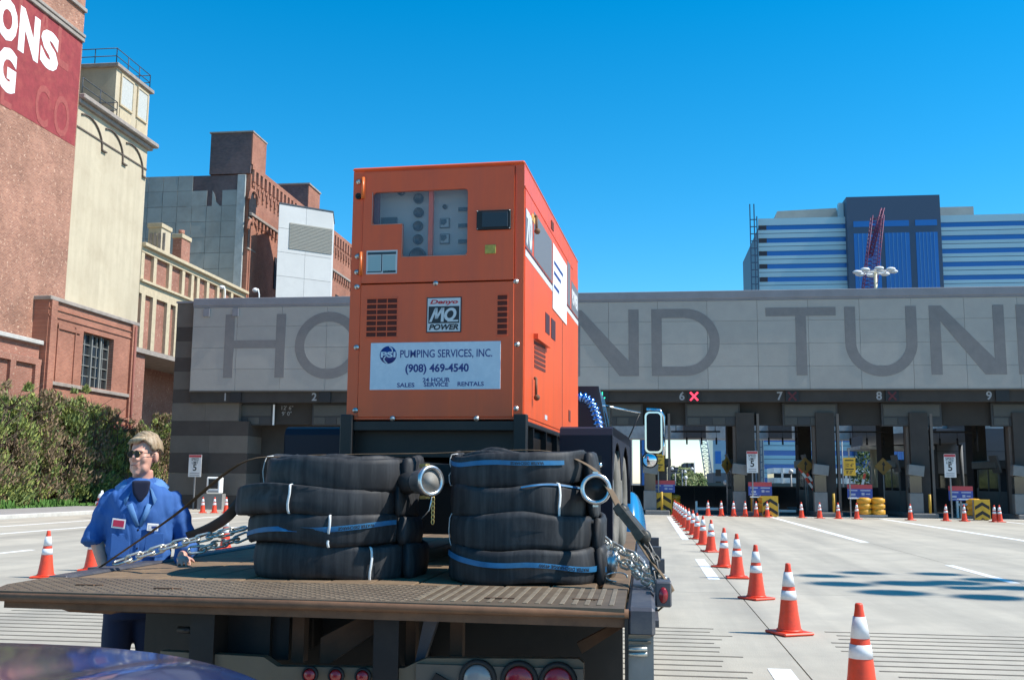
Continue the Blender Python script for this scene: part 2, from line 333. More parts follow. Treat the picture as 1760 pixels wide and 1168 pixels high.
# cream tower with arches
B=thing('cream_tower','cream rendered tower with blind arches, cornice and rooftop railing','building',(-36,56,0))
MB().box(-44,-32,52.11,60.6,0,22.75).build('wall',m_cream,B)
mb=MB();mb.box(-44.2,-31.75,52.12,60.9,22.75,23.0,b=.04);mb.box(-44.3,-31.5,52.12,61.2,23.0,23.3,b=.05);mb.build('cornice',m_stone,B)
for (u0,v0,u1,v1) in ((149,202,178,262),(189,227,213,284),(224,251,247,306)):
    a=PX(u0,v0+4,-32);b=PX(u1,v1,-32);r=abs(b.y-a.y)*.82;yc=b.y-r-.25;zt=PX(u0+6,v0,-32).z
    pth=[(-31.95,yc-r,b.z+.1)]+[(-31.95,yc-r*math.cos(t),zt-r*.9+r*.9*math.sin(t)) for t in [math.pi*i/14 for i in range(15)]]+[(-31.95,yc+r,b.z+.1)]
    pth=pth[6:]
    MB().tube(pth,.055,6,smooth=False,up=(1,0,0)).box(-32,-31.86,yc+r-.06,yc+r+.45,b.z,b.z+.08).build('arch_moulding',m_mould,B)
MB().box(-32,-31.94,52.12,60.6,21.38,21.46).build('string_course',m_mould,B)
P=MB();P.box(-38,-32.05,56.3,60.55,23.3,26.6);P.build('penthouse',m_cream,B)
MB().box(-38.2,-31.85,56.1,60.8,26.6,26.85,b=.03).build('penthouse_roof',m_stone,B)
for y0,y1 in ((56.9,58.3),(59.0,60.2)):
    MB().box(-32.05,-31.99,y0,y1,24.5,26.3).build('blind_window',mat('blind_window_board',(.50,.50,.46),.8,var=.2,vs_=10),B)
    mb=MB();mb.box(-32.05,-31.95,y0-.1,y1+.1,26.3,26.42);mb.box(-32.05,-31.95,y0-.1,y1+.1,24.38,24.5);mb.box(-32.05,-31.95,y0-.1,y0,24.5,26.3);mb.box(-32.05,-31.95,y1,y1+.1,24.5,26.3);mb.box(-32.05,-32.0,y0,y1,23.5,24.2);mb.build('window_surround',m_creamtrim,B)
MB().box(-36.5,-35.2,56.22,56.3,23.4,25.8).build('door',m_darkglass,B)
def railing(pts,h,par,step=1.6,nr=3):
    mb=MB()
    for a,b in zip(pts[:-1],pts[1:]):
        a=Vector(a);b=Vector(b);n=max(1,round((b-a).length/step))
        for k in range(nr): z=Vector((0,0,h*(k+1)/nr));mb.cyl(a+z,b+z,.028,n=6)
        for i in range(n+1): p=a.lerp(b,i/n);mb.cyl(p,p+Vector((0,0,h)),.028,n=6)
    return mb.build('railing',m_rail,par)
railing([(-37.8,56.3,26.85),(-32.1,56.3,26.85),(-32.1,60.6,26.85),(-37.8,60.6,26.85)],1.0,B,nr=2)
railing([(-31.8,52.3,23.3),(-31.8,56.2,23.3),(-36,56.2,23.3)],1.0,B,nr=2)
# annex
B=thing('brick_annex','low red brick annex with large multi-pane window behind the hedge','building',(-34,54,0))
mb=MB();mb.box(-31.99,-31.0,49.3,52.8,0,10.8);mb.box(-31.99,-31.0,56.1,58.7,0,10.8);mb.box(-31.99,-31.0,52.8,56.1,0,6.6);mb.box(-31.99,-31.0,52.8,56.1,9.62,10.8);mb.build('wall',b_red2,B)
MB().box(-31.99,-30.85,49.2,58.85,10.8,11.02,b=.03).build('coping',m_stone,B)
mb=MB();mb.box(-31,-30.94,49.3,58.7,9.95,10.05);mb.box(-31,-30.94,49.3,58.7,10.35,10.42);mb.build('brick_band',b_red2,B)
MB().box(-31,-30.86,49.7,58.2,6.35,6.55,b=.02).build('sill',m_stone,B)
MB().box(-31,-30.88,49.3,58.7,5.0,5.12).build('sill',b_red2,B)
w=MB().box(-31.45,-31.4,52.8,56.1,6.6,9.62).build('window',m_darkglass,B)
pn=MB().box(-.02,.02,.03,.60,.03,.56).mesh('pane',m_darkglass)
mb=MB()
for i in range(6): y=52.8+i*3.3/5.0-.02;mb.box(-31.4,-31.3,min(y,56.04),min(y,56.04)+.06,6.6,9.62)
for i in range(6): z=6.6+i*.592;mb.box(-31.4,-31.32,52.8,56.1,z,z+.05)
mb.box(-31.3,-31.22,54.1,54.2,6.6,9.62);mb.box(-31.3,-31.2,55.0,55.14,6.6,9.62)
mb.build('frame',m_frame,w)
for i,j in ((0,1),(4,2),(2,3),(1,0),(3,4)):
    link('pane',pn,w,(-31.36,52.8+i*.66+.03,6.62+j*.592))
for y0,y1 in ((50.2,50.28),(51.9,51.98)): MB().box(-31,-30.93,y0,y1,6.55,9.7).build('brick_rib',b_red2,B)
MB().box(-31,-30.92,50.2,52.4,9.4,9.6).build('brick_rib',b_red2,B)
for y in (49.35,58.0): MB().box(-31,-30.85,y,y+.55,0,10.8).build('pilaster',b_red2,B)
MB().cyl((-30.8,58.25,0),(-30.8,58.25,10.7),.07).build('downpipe',mat('rust_red_pipe',(.22,.07,.05),.7),B)
MB().box(-31.0,-30.98,55.9,57.8,2.6,4.7).build('doorway',mat('maroon_door',(.16,.02,.03),.7),B)
B=thing('brick_lean_to','low brick wall of blind bays with pale coping, far left behind hedge','building',(-33,40,0))
MB().box(-31.84,-31.3,30,49.19,0,8.35).build('wall',b_speck,B)
MB().box(-31.84,-31.05,30,49.19,8.35,8.58,b=.03).build('coping',m_curb,B)
for y in (33,36.2,40.3,43.9,46.6,48.7): MB().box(-31.3,-31.12,y,y+.45,0,7.3).build('pilaster',b_speck,B)
MB().box(-31.3,-31.12,30,49.19,7.3,7.6).build('brick_band',b_speck,B)
# bridging wing with cream pilasters
B=thing('brick_wing','brick wing with cream pilasters and cornice leading to the toll plaza','building',(-36,68,0))
mb=MB();mb.box(-40,-32.2,60.61,78.0,9.8,16.3);mb.box(-40,-32.2,60.61,62.3,0,9.8);mb.box(-40,-36.5,62.3,78,0,9.8);mb.build('wall',b_speck,B)
MB().box(-40,-32.1,60.61,78.0,9.6,9.8).build('soffit',m_stone,B)
mb=MB();mb.box(-40,-31.7,60.62,78.0,16.35,16.6,b=.03);mb.box(-40,-31.95,60.62,78,16.0,16.35);mb.build('cornice',m_creamtrim,B)
mb=MB();mb.box(-32.2,-31.8,60.62,78,14.05,14.2);mb.box(-32.2,-31.98,60.62,78,13.3,14.05);mb.build('band',m_creamtrim,B)
for u in (243,265,292,315,331,341,358,376,387,400):
    y=PX(u,440,-32).y;MB().box(-32.2,-31.98,y,y+.42,14.2,16.0).build('pilaster',m_creamtrim,B)
for u in (240,260,285,300,312): 
    y=PX(u,560,-32).y;MB().box(-32.2,-31.98,y,y+.5,9.81,13.3).build('pilaster',m_creamtrim,B)
MB().box(-32.2,-31.95,60.62,78,9.5,9.8).build('band',m_stone,B)
for (u0,u1,vt,l) in ((254,286,384,'wide square brick chimney with an opening, on the wing roof'),(297,322,402,'narrow brick chimney with a clay pot, on the wing roof')):
    a=PY(u0,420,64.5 if u0<280 else 68);b=PY(u1-10,420,a.y);zt=PY(u0,vt,a.y).z
    C=thing('chimney',l,'chimney',((a.x+b.x)/2,a.y,16.5),group='chimneys on the brick wing')
    mb=MB();mb.box(a.x,b.x,a.y,a.y+1.4,16.0,zt-.3);mb.build('stack',m_cream if u0<280 else b_speck,C)
    MB().box(a.x-.08,b.x+.08,a.y-.08,a.y+1.48,zt-.3,zt,b=.02).build('cap',m_creamtrim,C)
    if u0<280:
        for i in range(4): MB().box(a.x+.1+i*.32,a.x+.3+i*.32,a.y-.05,a.y,16.6,zt-.7).build('slat',m_stone,C)
    else: MB().cyl(((a.x+b.x)/2,a.y+.6,zt),((a.x+b.x)/2,a.y+.6,zt+.4),.22).build('pot',b_speck,C)
# grey panelled warehouse with arcaded brick side
B=thing('arcaded_warehouse','tall brick warehouse with grey panelled end wall and corbelled side','building',(-38,90,0))
mb=MB();mb.box(-56,-32,78.01,125,0,26.45);mb.box(-33.0,-32,78.01,125,26.45,26.9);mb.build('wall',b_red2,B)
MB().box(-56,-33.0,77.93,78.01,14,26.4).build('end_wall',b_dark,B)
m_panel=mat('grey_board',(.33,.335,.31),.75,var=.14,vs_=.5,bump=.2,bs=5,dirt=(.22,.20,.17),ds=.45,da=.55,randv=.05)
random.seed(11)
x0=PY(246,300,77.8).x;x1=-33.05
cols=8;pw=(x1-(-43.4))/cols;pz=1.32
pme=MB().box(.015,pw-.015,-.04,0,.012,pz-.012).mesh('panel',m_panel)
for j in range(9):
    z=26.45-(j+1)*pz
    for i in range(cols):
        x=-43.4+i*pw
        if (j==0 and i>=cols-3) or (j==1 and i in(cols-2,)) : continue
        off=-.5*pw if (j in (2,5) and i>0) else 0
        if x+off+pw>x1+.01: off=0
        link('panel',pme,B,(x,77.9,z),rot=(random.uniform(-.012,.012),random.uniform(-.006,.006),0))
# torn boards around the holes
for (px_,pz_,poly) in ((-37.4,23.8,[(0,0),(1.3,0),(1.5,.55),(.9,.75),(.5,1.3),(0,1.3)]),(-35.2,23.8,[(0,0),(.7,0),(.35,.35),(.2,1.0),(0,1.3)]),(-38.2,25.2,[(0,0),(.9,0),(.55,.6),(.2,1.25),(0,1.25)])):
    MB().prism([(px_+a,pz_+b) for a,b in poly],77.86,77.9).build('torn_panel',m_panel,B)
MB().box(-33.05,-32.35,77.78,77.95,14,26.4,b=.03).build('corner_flashing',mat('pale_flashing',(.42,.43,.41),.6,var=.2,vs_=2),B)
mb=MB();mb.box(-33.05,-31.85,78.02,125,26.9,27.3);mb.build('parapet',b_red2,B)
for r,(z0,z1,d,st,wd) in enumerate(((25.9,26.9,.22,.95,.4),(25.0,25.8,.14,.95,.34))):
    cm=MB().box(-32,-32+d,0,wd,z0,z1).box(-32,-32+d*.6,0.05,wd-.05,z0-.35,z0).mesh('corbel',b_red2)
    for k in range(48): link('corbel',cm,B,(0,78.2+k*st+r*.45,0))
MB().box(-32,-31.72,77.95,125,22.95,23.2,b=.03).build('string_course',m_stone,B)
cm=MB().box(-32,-31.8,0,.34,22.35,22.93).mesh('dentil',b_red2)
for k in range(55): link('dentil',cm,B,(0,78.3+k*.8,0))
for (u,v,s) in ((434,347,1),(432,398,1)):
    p=PX(u,v,-32);wd=.75;zc=p.z
    arc=[(p.y+wd*math.cos(t),zc+wd*math.sin(t)) for t in [math.pi*i/12 for i in range(13)]]
    wn=MB().prism(arc+[(p.y-wd,zc-1.5),(p.y+wd,zc-1.5)],-32.0,-31.97,axis='x').build('window',m_oldglass,B)
    MB().tube([(-31.93,p.y+(wd+.18)*math.cos(t),zc+(wd+.18)*math.sin(t)) for t in [math.pi*i/12 for i in range(13)]],.14,6,smooth=False,up=(1,0,0)).build('arch',b_red2,wn)
    MB().box(-32,-31.9,p.y-wd-.1,p.y+wd+.1,zc-1.62,zc-1.5).build('sill',m_stone,wn)
MB().box(-32,-31.93,78.3,79.7,14,23).build('stair_strip',b_red2,B)
for k in range(5): MB().box(-31.97,-31.92,84+k*6,85.2+k*6,18,20.8).build('window',m_oldglass,B)
C=thing('rooftop_bulkhead','dark-fronted brick bulkhead at the roof corner of the panelled warehouse','chimney',(-33.7,79,27))
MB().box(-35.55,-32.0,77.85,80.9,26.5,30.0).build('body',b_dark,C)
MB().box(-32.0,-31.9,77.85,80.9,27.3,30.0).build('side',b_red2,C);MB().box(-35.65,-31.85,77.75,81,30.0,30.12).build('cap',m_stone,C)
C=thing('rooftop_bulkhead','farther brick bulkhead with sunlit side on the warehouse roof','chimney',(-33.7,96,27))
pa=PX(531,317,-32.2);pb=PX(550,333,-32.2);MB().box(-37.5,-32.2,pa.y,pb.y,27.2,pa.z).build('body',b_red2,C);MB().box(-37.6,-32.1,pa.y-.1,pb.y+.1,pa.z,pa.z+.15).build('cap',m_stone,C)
MB().box(-37.5,-32.25,pa.y-.04,pa.y,27.2,pa.z).build('front',b_dark,C)  # unlit front painted in the darker brick
# vent tower
VT=1
B=thing('vent_tower','pale concrete vent tower with a beige louvre standing behind the toll plaza','building',(-28,81,0))
m_pale=mat('pale_concrete',(.60,.60,.58),.85,var=.07,vs_=1.2,bump=.15,dirt=(.42,.42,.40),ds=.6,da=.4,randv=.03)
a=Vector((-29.6,78.4,0));b=Vector((-26.0,81.55,0));d=(b-a).normalized();n_=Vector((-d.y,d.x,0));L_=(b-a).length;ang=math.atan2(d.y,d.x)
M=Matrix.Translation(a)@Matrix.Rotation(ang,4,'Z')
bk=Vector((-.27,.963,0))*4
def vprism(i0,i1,o0,o1,z0,z1,nm,mm):
    A0=a+d*i0+bk.normalized()*o0;A1=a+d*i1+bk.normalized()*o0;B1=a+d*i1+bk.normalized()*o1;B0=a+d*i0+bk.normalized()*o1
    MB().prism([(q.x,q.y) for q in (A0,A1,B1,B0)],z0,z1,axis='z').build(nm,mm,B)
vprism(.03,L_-.03,.06,4.0,0,23.95,'core',m_pale)
pl=MB().box(.01,L_/2-.01,0,.05,.01,1.98,M=M).mesh('panel',m_pale)
for i in range(2):
    for j in range(12):
        if False: pass
        link('panel',pl,B,Vector((d.x,d.y,0))*(i*L_/2)+Vector((0,0,j*2.0)))
vprism(-.03,L_+.03,-.04,4.05,24,24.12,'coping',m_rail)
lz1=22.55;lz0=20.35
lo=MB().box(.95,L_-.02,-.03,-.001,lz0,lz1,M=M).build('louvre',mat('louvre_beige',(.36,.345,.30),.8,var=.05,vs_=6),B)
sl_=MB().box(.95,L_-.02,-.06,-.03,0,.05,M=M).mesh('slat',MATS['louvre_beige'])
for k in range(18): link('slat',sl_,lo,(0,0,lz0+.03+k*.12))
# ------------------------------------------------ hedge of junipers
m_lf=[mat('juniper_green',(.185,.235,.06),.7,randv=.15),mat('juniper_light',(.31,.34,.08),.7,randv=.15),mat('juniper_brown',(.25,.17,.10),.85),mat('juniper_dark',(.085,.125,.04),.8)]
m_bark=mat('juniper_bark',(.10,.07,.05),.9,var=.3,vs_=15)
def juniper_mesh(seed,h,rw,n=2600,brown=.25):
    rr=random.Random(seed);mb=MB();tr=MB()
    stems=[]
    for s in range(6):
        a=rr.uniform(0,6.28);p=[Vector((0,0,0))]
        for i in range(5): p.append(p[-1]+Vector((math.cos(a)*rw*.14*rr.uniform(.5,1.4),math.sin(a)*rw*.14*rr.uniform(.5,1.4),h*.16)));a+=rr.uniform(-.5,.5)
        tr.tube(p,[.07,.06,.05,.04,.03,.015],6);stems.append(p)
        for q in p[1:]:
            for t in range(3):
                aa=rr.uniform(0,6.28);e=q+Vector((math.cos(aa),math.sin(aa),rr.uniform(.1,.9)))*rw*rr.uniform(.4,.9);tr.tube([q,q.lerp(e,.5)+Vector((0,0,-.05)),e],[.025,.018,.006],5)
    cl=[]
    for k in range(125):
        z=rr.random()**.85;w=rw*(1.05-.78*z**1.7)*(.75+.35*noise.noise(Vector((seed*3.1,z*4,k*.2))));a=rr.uniform(0,6.28);rad=w*math.sqrt(rr.uniform(.25,1))
        zz=.15+z*h*.86
        if rr.random()<.10: zz=h*rr.uniform(.86,1.02);rad*=.8;cl.append((Vector((rad*math.cos(a),rad*math.sin(a),zz)),rr.uniform(.10,.2),rr.random()));continue
        cl.append((Vector((rad*math.cos(a),rad*math.sin(a),zz)),rr.uniform(.22,.5),rr.random()))
    for (c,cr,t) in cl:
        br=noise.noise(c*.9+Vector((seed,0,0)))
        for q in range(n//40):
            dd=Vector((rr.gauss(0,1),rr.gauss(0,1),rr.gauss(0,.8)))*cr*.55;p=c+dd
            up=(Vector((c.x,c.y,0))*.5+Vector((rr.gauss(0,.4),rr.gauss(0,.4),1.0))).normalized()
            s=rr.uniform(.06,.16);sd=up.cross(Vector((rr.gauss(0,1),rr.gauss(0,1),rr.gauss(0,.3)))).normalized()*s*.33
            mi=2 if (br>.18-.3*brown and rr.random()<.75) else (1 if (t>.45 and rr.random()<.6) else (3 if rr.random()<.2 else 0))
            mb.face([p-sd*.4,p+sd,p+up*s*1.6,p-sd],mi=mi)
    return mb.mesh('foliage',m_lf),tr.mesh('trunk',m_bark)
jm=[juniper_mesh(3,5.4,1.75,2900,.1),juniper_mesh(8,5.2,1.6,2700,.8),juniper_mesh(21,5.0,1.5,2500,.35)]
X_=-29.9
for i,(u,vt,k,l) in enumerate(((-45,655,0,'bright green juniper cut off by the left edge of the picture'),(5,664,0,'bright green juniper at the far left, under the pale coping'),(58,672,1,'brownish juniper right of the bright green one at far left'),(104,668,0,'tall juniper peak below the brick pilaster, left of the big window'),(142,688,1,'brown twiggy juniper standing left below the big window'),(178,706,2,'green juniper under the window right end, left of the man'),(212,742,2,'low dark juniper directly behind the man'),(243,724,0,'green juniper over the man with a pointed top'),(272,716,2,'last juniper on the right beside the striped pier'))):
    g=PX(u,870,X_);top=PX(u,vt,X_);h=top.z-.1
    sc=h/(5.4,5.2,5.0)[k]
    t=thing('juniper_shrub',l,'shrub',(X_,g.y if i<8 else g.y,.1),random.uniform(0,6),'junipers in front of the brick annex',local=True)
    t.scale=(max(sc,.75),max(sc,.75),sc);link('foliage',jm[k][0],t);link('trunk',jm[k][1],t)
# hydrant
p=PZ(173,884,.12);H=thing('fire_hydrant','red fire hydrant with white top at the kerb left of the man','hydrant',(p.x,p.y,.12),local=True)
m_hr=mat('hydrant_red',(.45,.03,.03),.5);p_=MB();p_.lathe([(.17,0),(.17,.05),(.13,.07),(.125,.55),(.16,.56),(.16,.62),(.14,.63)],16);p_.build('barrel',m_hr,H)
MB().lathe([(.14,.63),(.15,.66),(.12,.78),(.05,.84),(.04,.92),(0,.93)],16).build('bonnet',m_white,H)
MB().cyl((-.22,0,.45),(.22,0,.45),.07).build('nozzle',m_white,H);MB().cyl((0,-.24,.4),(0,0,.4),.08).build('nozzle',m_hr,H)
# ------------------------------------------------ toll plaza (front face on y = 50)
TP=thing('toll_plaza','wide grey concrete toll plaza with giant dark letters across its front','toll plaza',(0,50,0))
m_fas=mat('fascia_panel',(.37,.345,.315),.9,var=.06,vs_=1.6,bump=.2,bs=14,dirt=(.29,.28,.27),ds=.5,da=.4,randv=.045)
m_let=mat('inlaid_letter_stone',(.205,.19,.185),.85,var=.1,vs_=3,bump=.2,bs=14)
m_cop=mat('fascia_coping',(.22,.22,.24),.8,var=.12,vs_=1)
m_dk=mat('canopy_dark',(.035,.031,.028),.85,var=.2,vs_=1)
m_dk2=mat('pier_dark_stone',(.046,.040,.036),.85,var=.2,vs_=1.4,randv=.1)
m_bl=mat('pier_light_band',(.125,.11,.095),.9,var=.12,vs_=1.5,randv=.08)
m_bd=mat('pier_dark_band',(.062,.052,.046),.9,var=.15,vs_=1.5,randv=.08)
m_num=mat('lane_number',(.30,.30,.31),.7)
FX0,FX1=-23.3,40
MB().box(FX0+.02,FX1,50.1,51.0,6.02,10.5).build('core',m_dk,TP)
MB().box(FX0-.02,FX1,49.93,51.3,10.47,10.86,b=.02).build('coping',m_cop,TP)
MB().box(FX0-.01,FX1,49.97,50.1,10.38,10.47).build('coping',m_cop,TP)
MB().box(FX0,FX1,49.95,50.1,5.97,6.02).build('drip_edge',m_bl,TP)
MB().box(FX0,FX0+.02,50,51.2,6.02,10.47).build('end_wall',m_fas,TP)
pw=2.4;hs_=[6.03,7.14,8.25,9.36,10.375]
for j in range(4):
    me=MB().box(.006,pw-.006,0,.1,.005,hs_[j+1]-hs_[j]-.005).mesh('panel',m_fas)
    for i in range(26): link('panel',me,TP,(FX0+.02+i*pw,50.0+random.uniform(-.003,.003),hs_[j]))
LZ0,LZ1=6.69,9.99;LY=49.985
def lx(u): return PY(u,590,50).x
def lbox(mb,u0,u1,z0,z1): return mb.box(lx(u0),lx(u1),LY,50.01,z0,z1)
def letter(mb,name='letter'): mb.build(name,m_let,TP)
def strk(mb,ua,za,ub,zb,w):
    xa,xb=lx(ua),lx(ub);mb.prism([(xa,za),(xa+w,za),(xb,zb),(xb-w,zb)],LY,50.01)
def ring(mb,xc,zc,rx,rz,w,t0=0,t1=2*math.pi,n=40,flip=False):
    for i in range(n):
        a=t0+(t1-t0)*i/n;b=t0+(t1-t0)*(i+1)/n
        mb.prism([(xc+rx*math.cos(a),zc+rz*math.sin(a)),(xc+rx*math.cos(b),zc+rz*math.sin(b)),(xc+(rx-w)*math.cos(b),zc+(rz-w)*math.sin(b)),(xc+(rx-w)*math.cos(a),zc+(rz-w)*math.sin(a))],LY,50.01)
SW=.5;zm=(LZ0+LZ1)/2
mb=MB();x=lx(386);mb.box(x,x+SW,LY,50.01,LZ0,LZ1);x2=lx(490);mb.box(x2-SW,x2,LY,50.01,LZ0,LZ1);mb.box(x+SW,x2-SW,LY,50.01,zm-.12,zm+.3);letter(mb)
mb=MB();ring(mb,(lx(507)+lx(622))/2,zm,(lx(622)-lx(507))/2,(LZ1-LZ0)/2+.08,SW);letter(mb)
for u0,u1 in ((645,702),(730,787)):
    mb=MB();x=lx(u0);mb.box(x,x+SW,LY,50.01,LZ0,LZ1);mb.box(x+SW,lx(u1),LY,50.01,LZ0,LZ0+.42);letter(mb)
mb=MB();xa=lx(805);xb=lx(925);xm=(xa+xb)/2;mb.prism([(xa,LZ0),(xa+.52,LZ0),(xm,LZ1-.6),(xb-.52,LZ0),(xb,LZ0),(xm+.3,LZ1),(xm-.3,LZ1)],LY,50.01);mb.box(xa+.9,xb-.9,LY+.001,50.01,LZ0+.9,LZ0+1.3);letter(mb)
def Nn(u0,u1):
    mb=MB();xa=lx(u0);xb=lx(u1);mb.box(xa,xa+SW,LY,50.01,LZ0,LZ1);mb.box(xb-SW,xb,LY,50.01,LZ0,LZ1)
    mb.prism([(xa+SW,LZ1),(xa+SW,LZ1-.75),(xb-SW-.45,LZ0),(xb-SW,LZ0),(xb-SW,LZ0+.75),(xa+SW+.45*0+.05,LZ1)],LY,50.01);letter(mb)
Nn(980,1098)
mb=MB();xa=lx(1120);xb=lx(1237);mb.box(xa,xa+SW,LY,50.01,LZ0,LZ1);rz=(LZ1-LZ0)/2;xc=xb-rz*1.0
mb.box(xa+SW,xc,LY,50.01,LZ1-.45,LZ1);mb.box(xa+SW,xc,LY,50.01,LZ0,LZ0+.45);ring(mb,xc,zm,xb-xc,rz,.47,-math.pi/2,math.pi/2,24);letter(mb)
mb=MB();mb.box(lx(1317),lx(1438),LY,50.01,LZ1-.42,LZ1);xc=(lx(1317)+lx(1438))/2;mb.box(xc-SW/2,xc+SW/2,LY,50.01,LZ0,LZ1-.42);letter(mb)
mb=MB();xa=lx(1453);xb=lx(1577);r=(xb-xa)/2;zc=LZ0+r*.93;mb.box(xa,xa+SW,LY,50.01,zc,LZ1);mb.box(xb-SW,xb,LY,50.01,zc,LZ1);ring(mb,(xa+xb)/2,zc,r,r*.97,SW,math.pi,2*math.pi,28);letter(mb)
Nn(1599,1728);Nn(1749,1880)
mb=MB();xa=lx(1905);mb.box(xa,xa+SW,LY,50.01,LZ0,LZ1)
for z in (LZ0,zm-.2,LZ1-.42): mb.box(xa+SW,xa+2.1,LY,50.01,z,z+.42)
letter(mb);mb=MB();xa=lx(1990);mb.box(xa,xa+SW,LY,50.01,LZ0,LZ1);mb.box(xa+SW,xa+2,LY,50.01,LZ0,LZ0+.42);letter(mb)
# header band, beam, roof
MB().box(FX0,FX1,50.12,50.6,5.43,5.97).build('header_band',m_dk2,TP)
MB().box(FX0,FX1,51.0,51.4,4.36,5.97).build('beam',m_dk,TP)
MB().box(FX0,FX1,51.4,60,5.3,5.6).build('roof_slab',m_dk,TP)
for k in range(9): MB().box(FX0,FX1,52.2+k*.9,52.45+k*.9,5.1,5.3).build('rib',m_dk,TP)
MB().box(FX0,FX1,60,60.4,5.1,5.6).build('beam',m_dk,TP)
# striped pier at the left end
PR=thing('striped_pier','massive left end pier of light and dark stone bands','pier',(-23,51,0))
zb=[10.70,9.42,8.68,7.79,7.08,6.13,5.43,4.49,3.74,2.84,1.82,.7,0]
for k in range(12):
    z1,z0=zb[k],zb[k+1];light=(k%2==0)
    xr=-23.32 if z0>5.9 else (-20.75 if z0>4.3 else -20.2)
    n=1 if z0>5.9 else 2
    for q in range(n):
        w=(xr+24.4)/n
        MB().box(-24.4+q*w+.004,-24.4+(q+1)*w-.004,50.4+(.0 if light else .012),56,z0+.004,z1-.004).build('stone_band',m_bl if light else m_bd,PR)
MB().box(-24.45,-23.35,50.35,56,10.7,10.8).build('cap',m_cop,PR)
MB().box(-20.2,-12.5,52.3,56,0,4.95).build('inner_wall',m_dk2,TP)
MB().box(-19.0,-18.1,52.2,52.3,0,2.6).build('doorway',m_darkglass,TP)
for u in (352,402):
    x=lx(u);MB().box(x-.12,x+.2,49.90,50.0,9.9,10.3).build('bracket',m_cop,TP)
# lane numbers and signals
m_red=mat('signal_red',(1,.04,.08),.5,emit=1.8);m_reddim=mat('signal_red_dim',(.10,.012,.016),.6);m_grn=mat('signal_green',(.05,.9,.5),.5,emit=.9);m_sig=mat('signal_box',(.012,.012,.014),.6)
for n,u,st in (('1',387,0),('2',540,0),('3',700,0),('4',855,0),('5',1015,2),('6',1172,1),('7',1340,3),('8',1511,3),('9',1700,0)):
    x=PY(u,681,50.1).x;text(n,.55,m_num,TP,(x,50.1,5.69),bold=.012,name='lane_number')
    S=thing('lane_signal','overhead lane signal beside the number %s'%{'1':'one','2':'two','3':'three, hidden by the orange generator','4':'four, hidden by the orange generator','5':'five, with a green arrow','6':'six, with a lit red cross','7':'seven, with a dim red cross','8':'eight, with a dim red cross','9':'nine, unlit'}[n],'traffic signal',(x+.6,50,5.69),group='overhead lane signals')
    xs=x+.58;MB().box(xs-.3,xs+.3,50.02,50.12,5.43,5.96).build('housing',m_sig,S)
    if st in(1,3):
        mm=m_red if st==1 else m_reddim
        for sgn in (1,-1):
            M=Matrix.Translation((xs,50.0,5.69))@Matrix.Rotation(sgn*R(47),4,'Y');MB().box(-.27,.27,-.008 if sgn>0 else -.013,.018,-.042,.042,M=M).build('cross_bar',mm,S)
    if st==2:
        MB().box(xs-.025,xs+.025,49.99,50.01,5.5,5.92).build('arrow_shaft',m_grn,S)
        for s in (1,-1):
            M=Matrix.Translation((xs,50.0,5.5))@Matrix.Rotation(s*R(42),4,'Y');MB().box(-.03,.03,-.012,.008,0,.2,M=M).build('arrow_head',m_grn,S)
for u in (408,563):
    x=PY(u,681,50).x;MB().box(x-.04,x+.04,50.05,50.11,5.45,5.96).build('trim_strip',m_white,TP)
m_bx=mat('sign_box_grey',(.065,.065,.06),.6,var=.12,vs_=2,randv=.15);m_bx2=mat('sign_box_frame',(.035,.036,.038),.6)
for (u0,u1,nm) in ((384,469,'one'),(536,622,'two'),(1015,1105,'five'),(1178,1272,'six'),(1345,1440,'seven'),(1515,1619,'eight'),(1704,1815,'nine')):
    x0=PY(u0,710,50.7).x;x1=PY(u1,710,50.7).x
    S=thing('lane_sign','blank grey overhead sign panel hanging above lane %s'%nm,'sign',((x0+x1)/2,50.7,4.9),group='blank overhead lane signs')
    MB().box(x0,x1,50.75,51.0,4.30,5.42,b=.01).build('housing',m_bx2,S)
    MB().box(x0+.1,x1-.1,50.71,50.75,4.78,5.33).build('panel',m_bx,S)
    w=(x1-x0-.2)/4
    for q in range(4): MB().box(x0+.1+q*w+.01,x0+.1+(q+1)*w-.01,50.72,50.75,4.36,4.70).build('panel',m_bx2 if q%2 else m_bx,S)
for s,z in (('12\' 6"',5.2),('9\' 0"',4.9)): text(s,.30,m_num,TP,(PY(490,700,50.98).x+.1,50.985,z),name='clearance_lettering')
MB().box(PY(470,700,50.6).x,PY(472.5,700,50.6).x,50.55,50.6,4.3,5.35).build('trim_strip',m_white,TP)
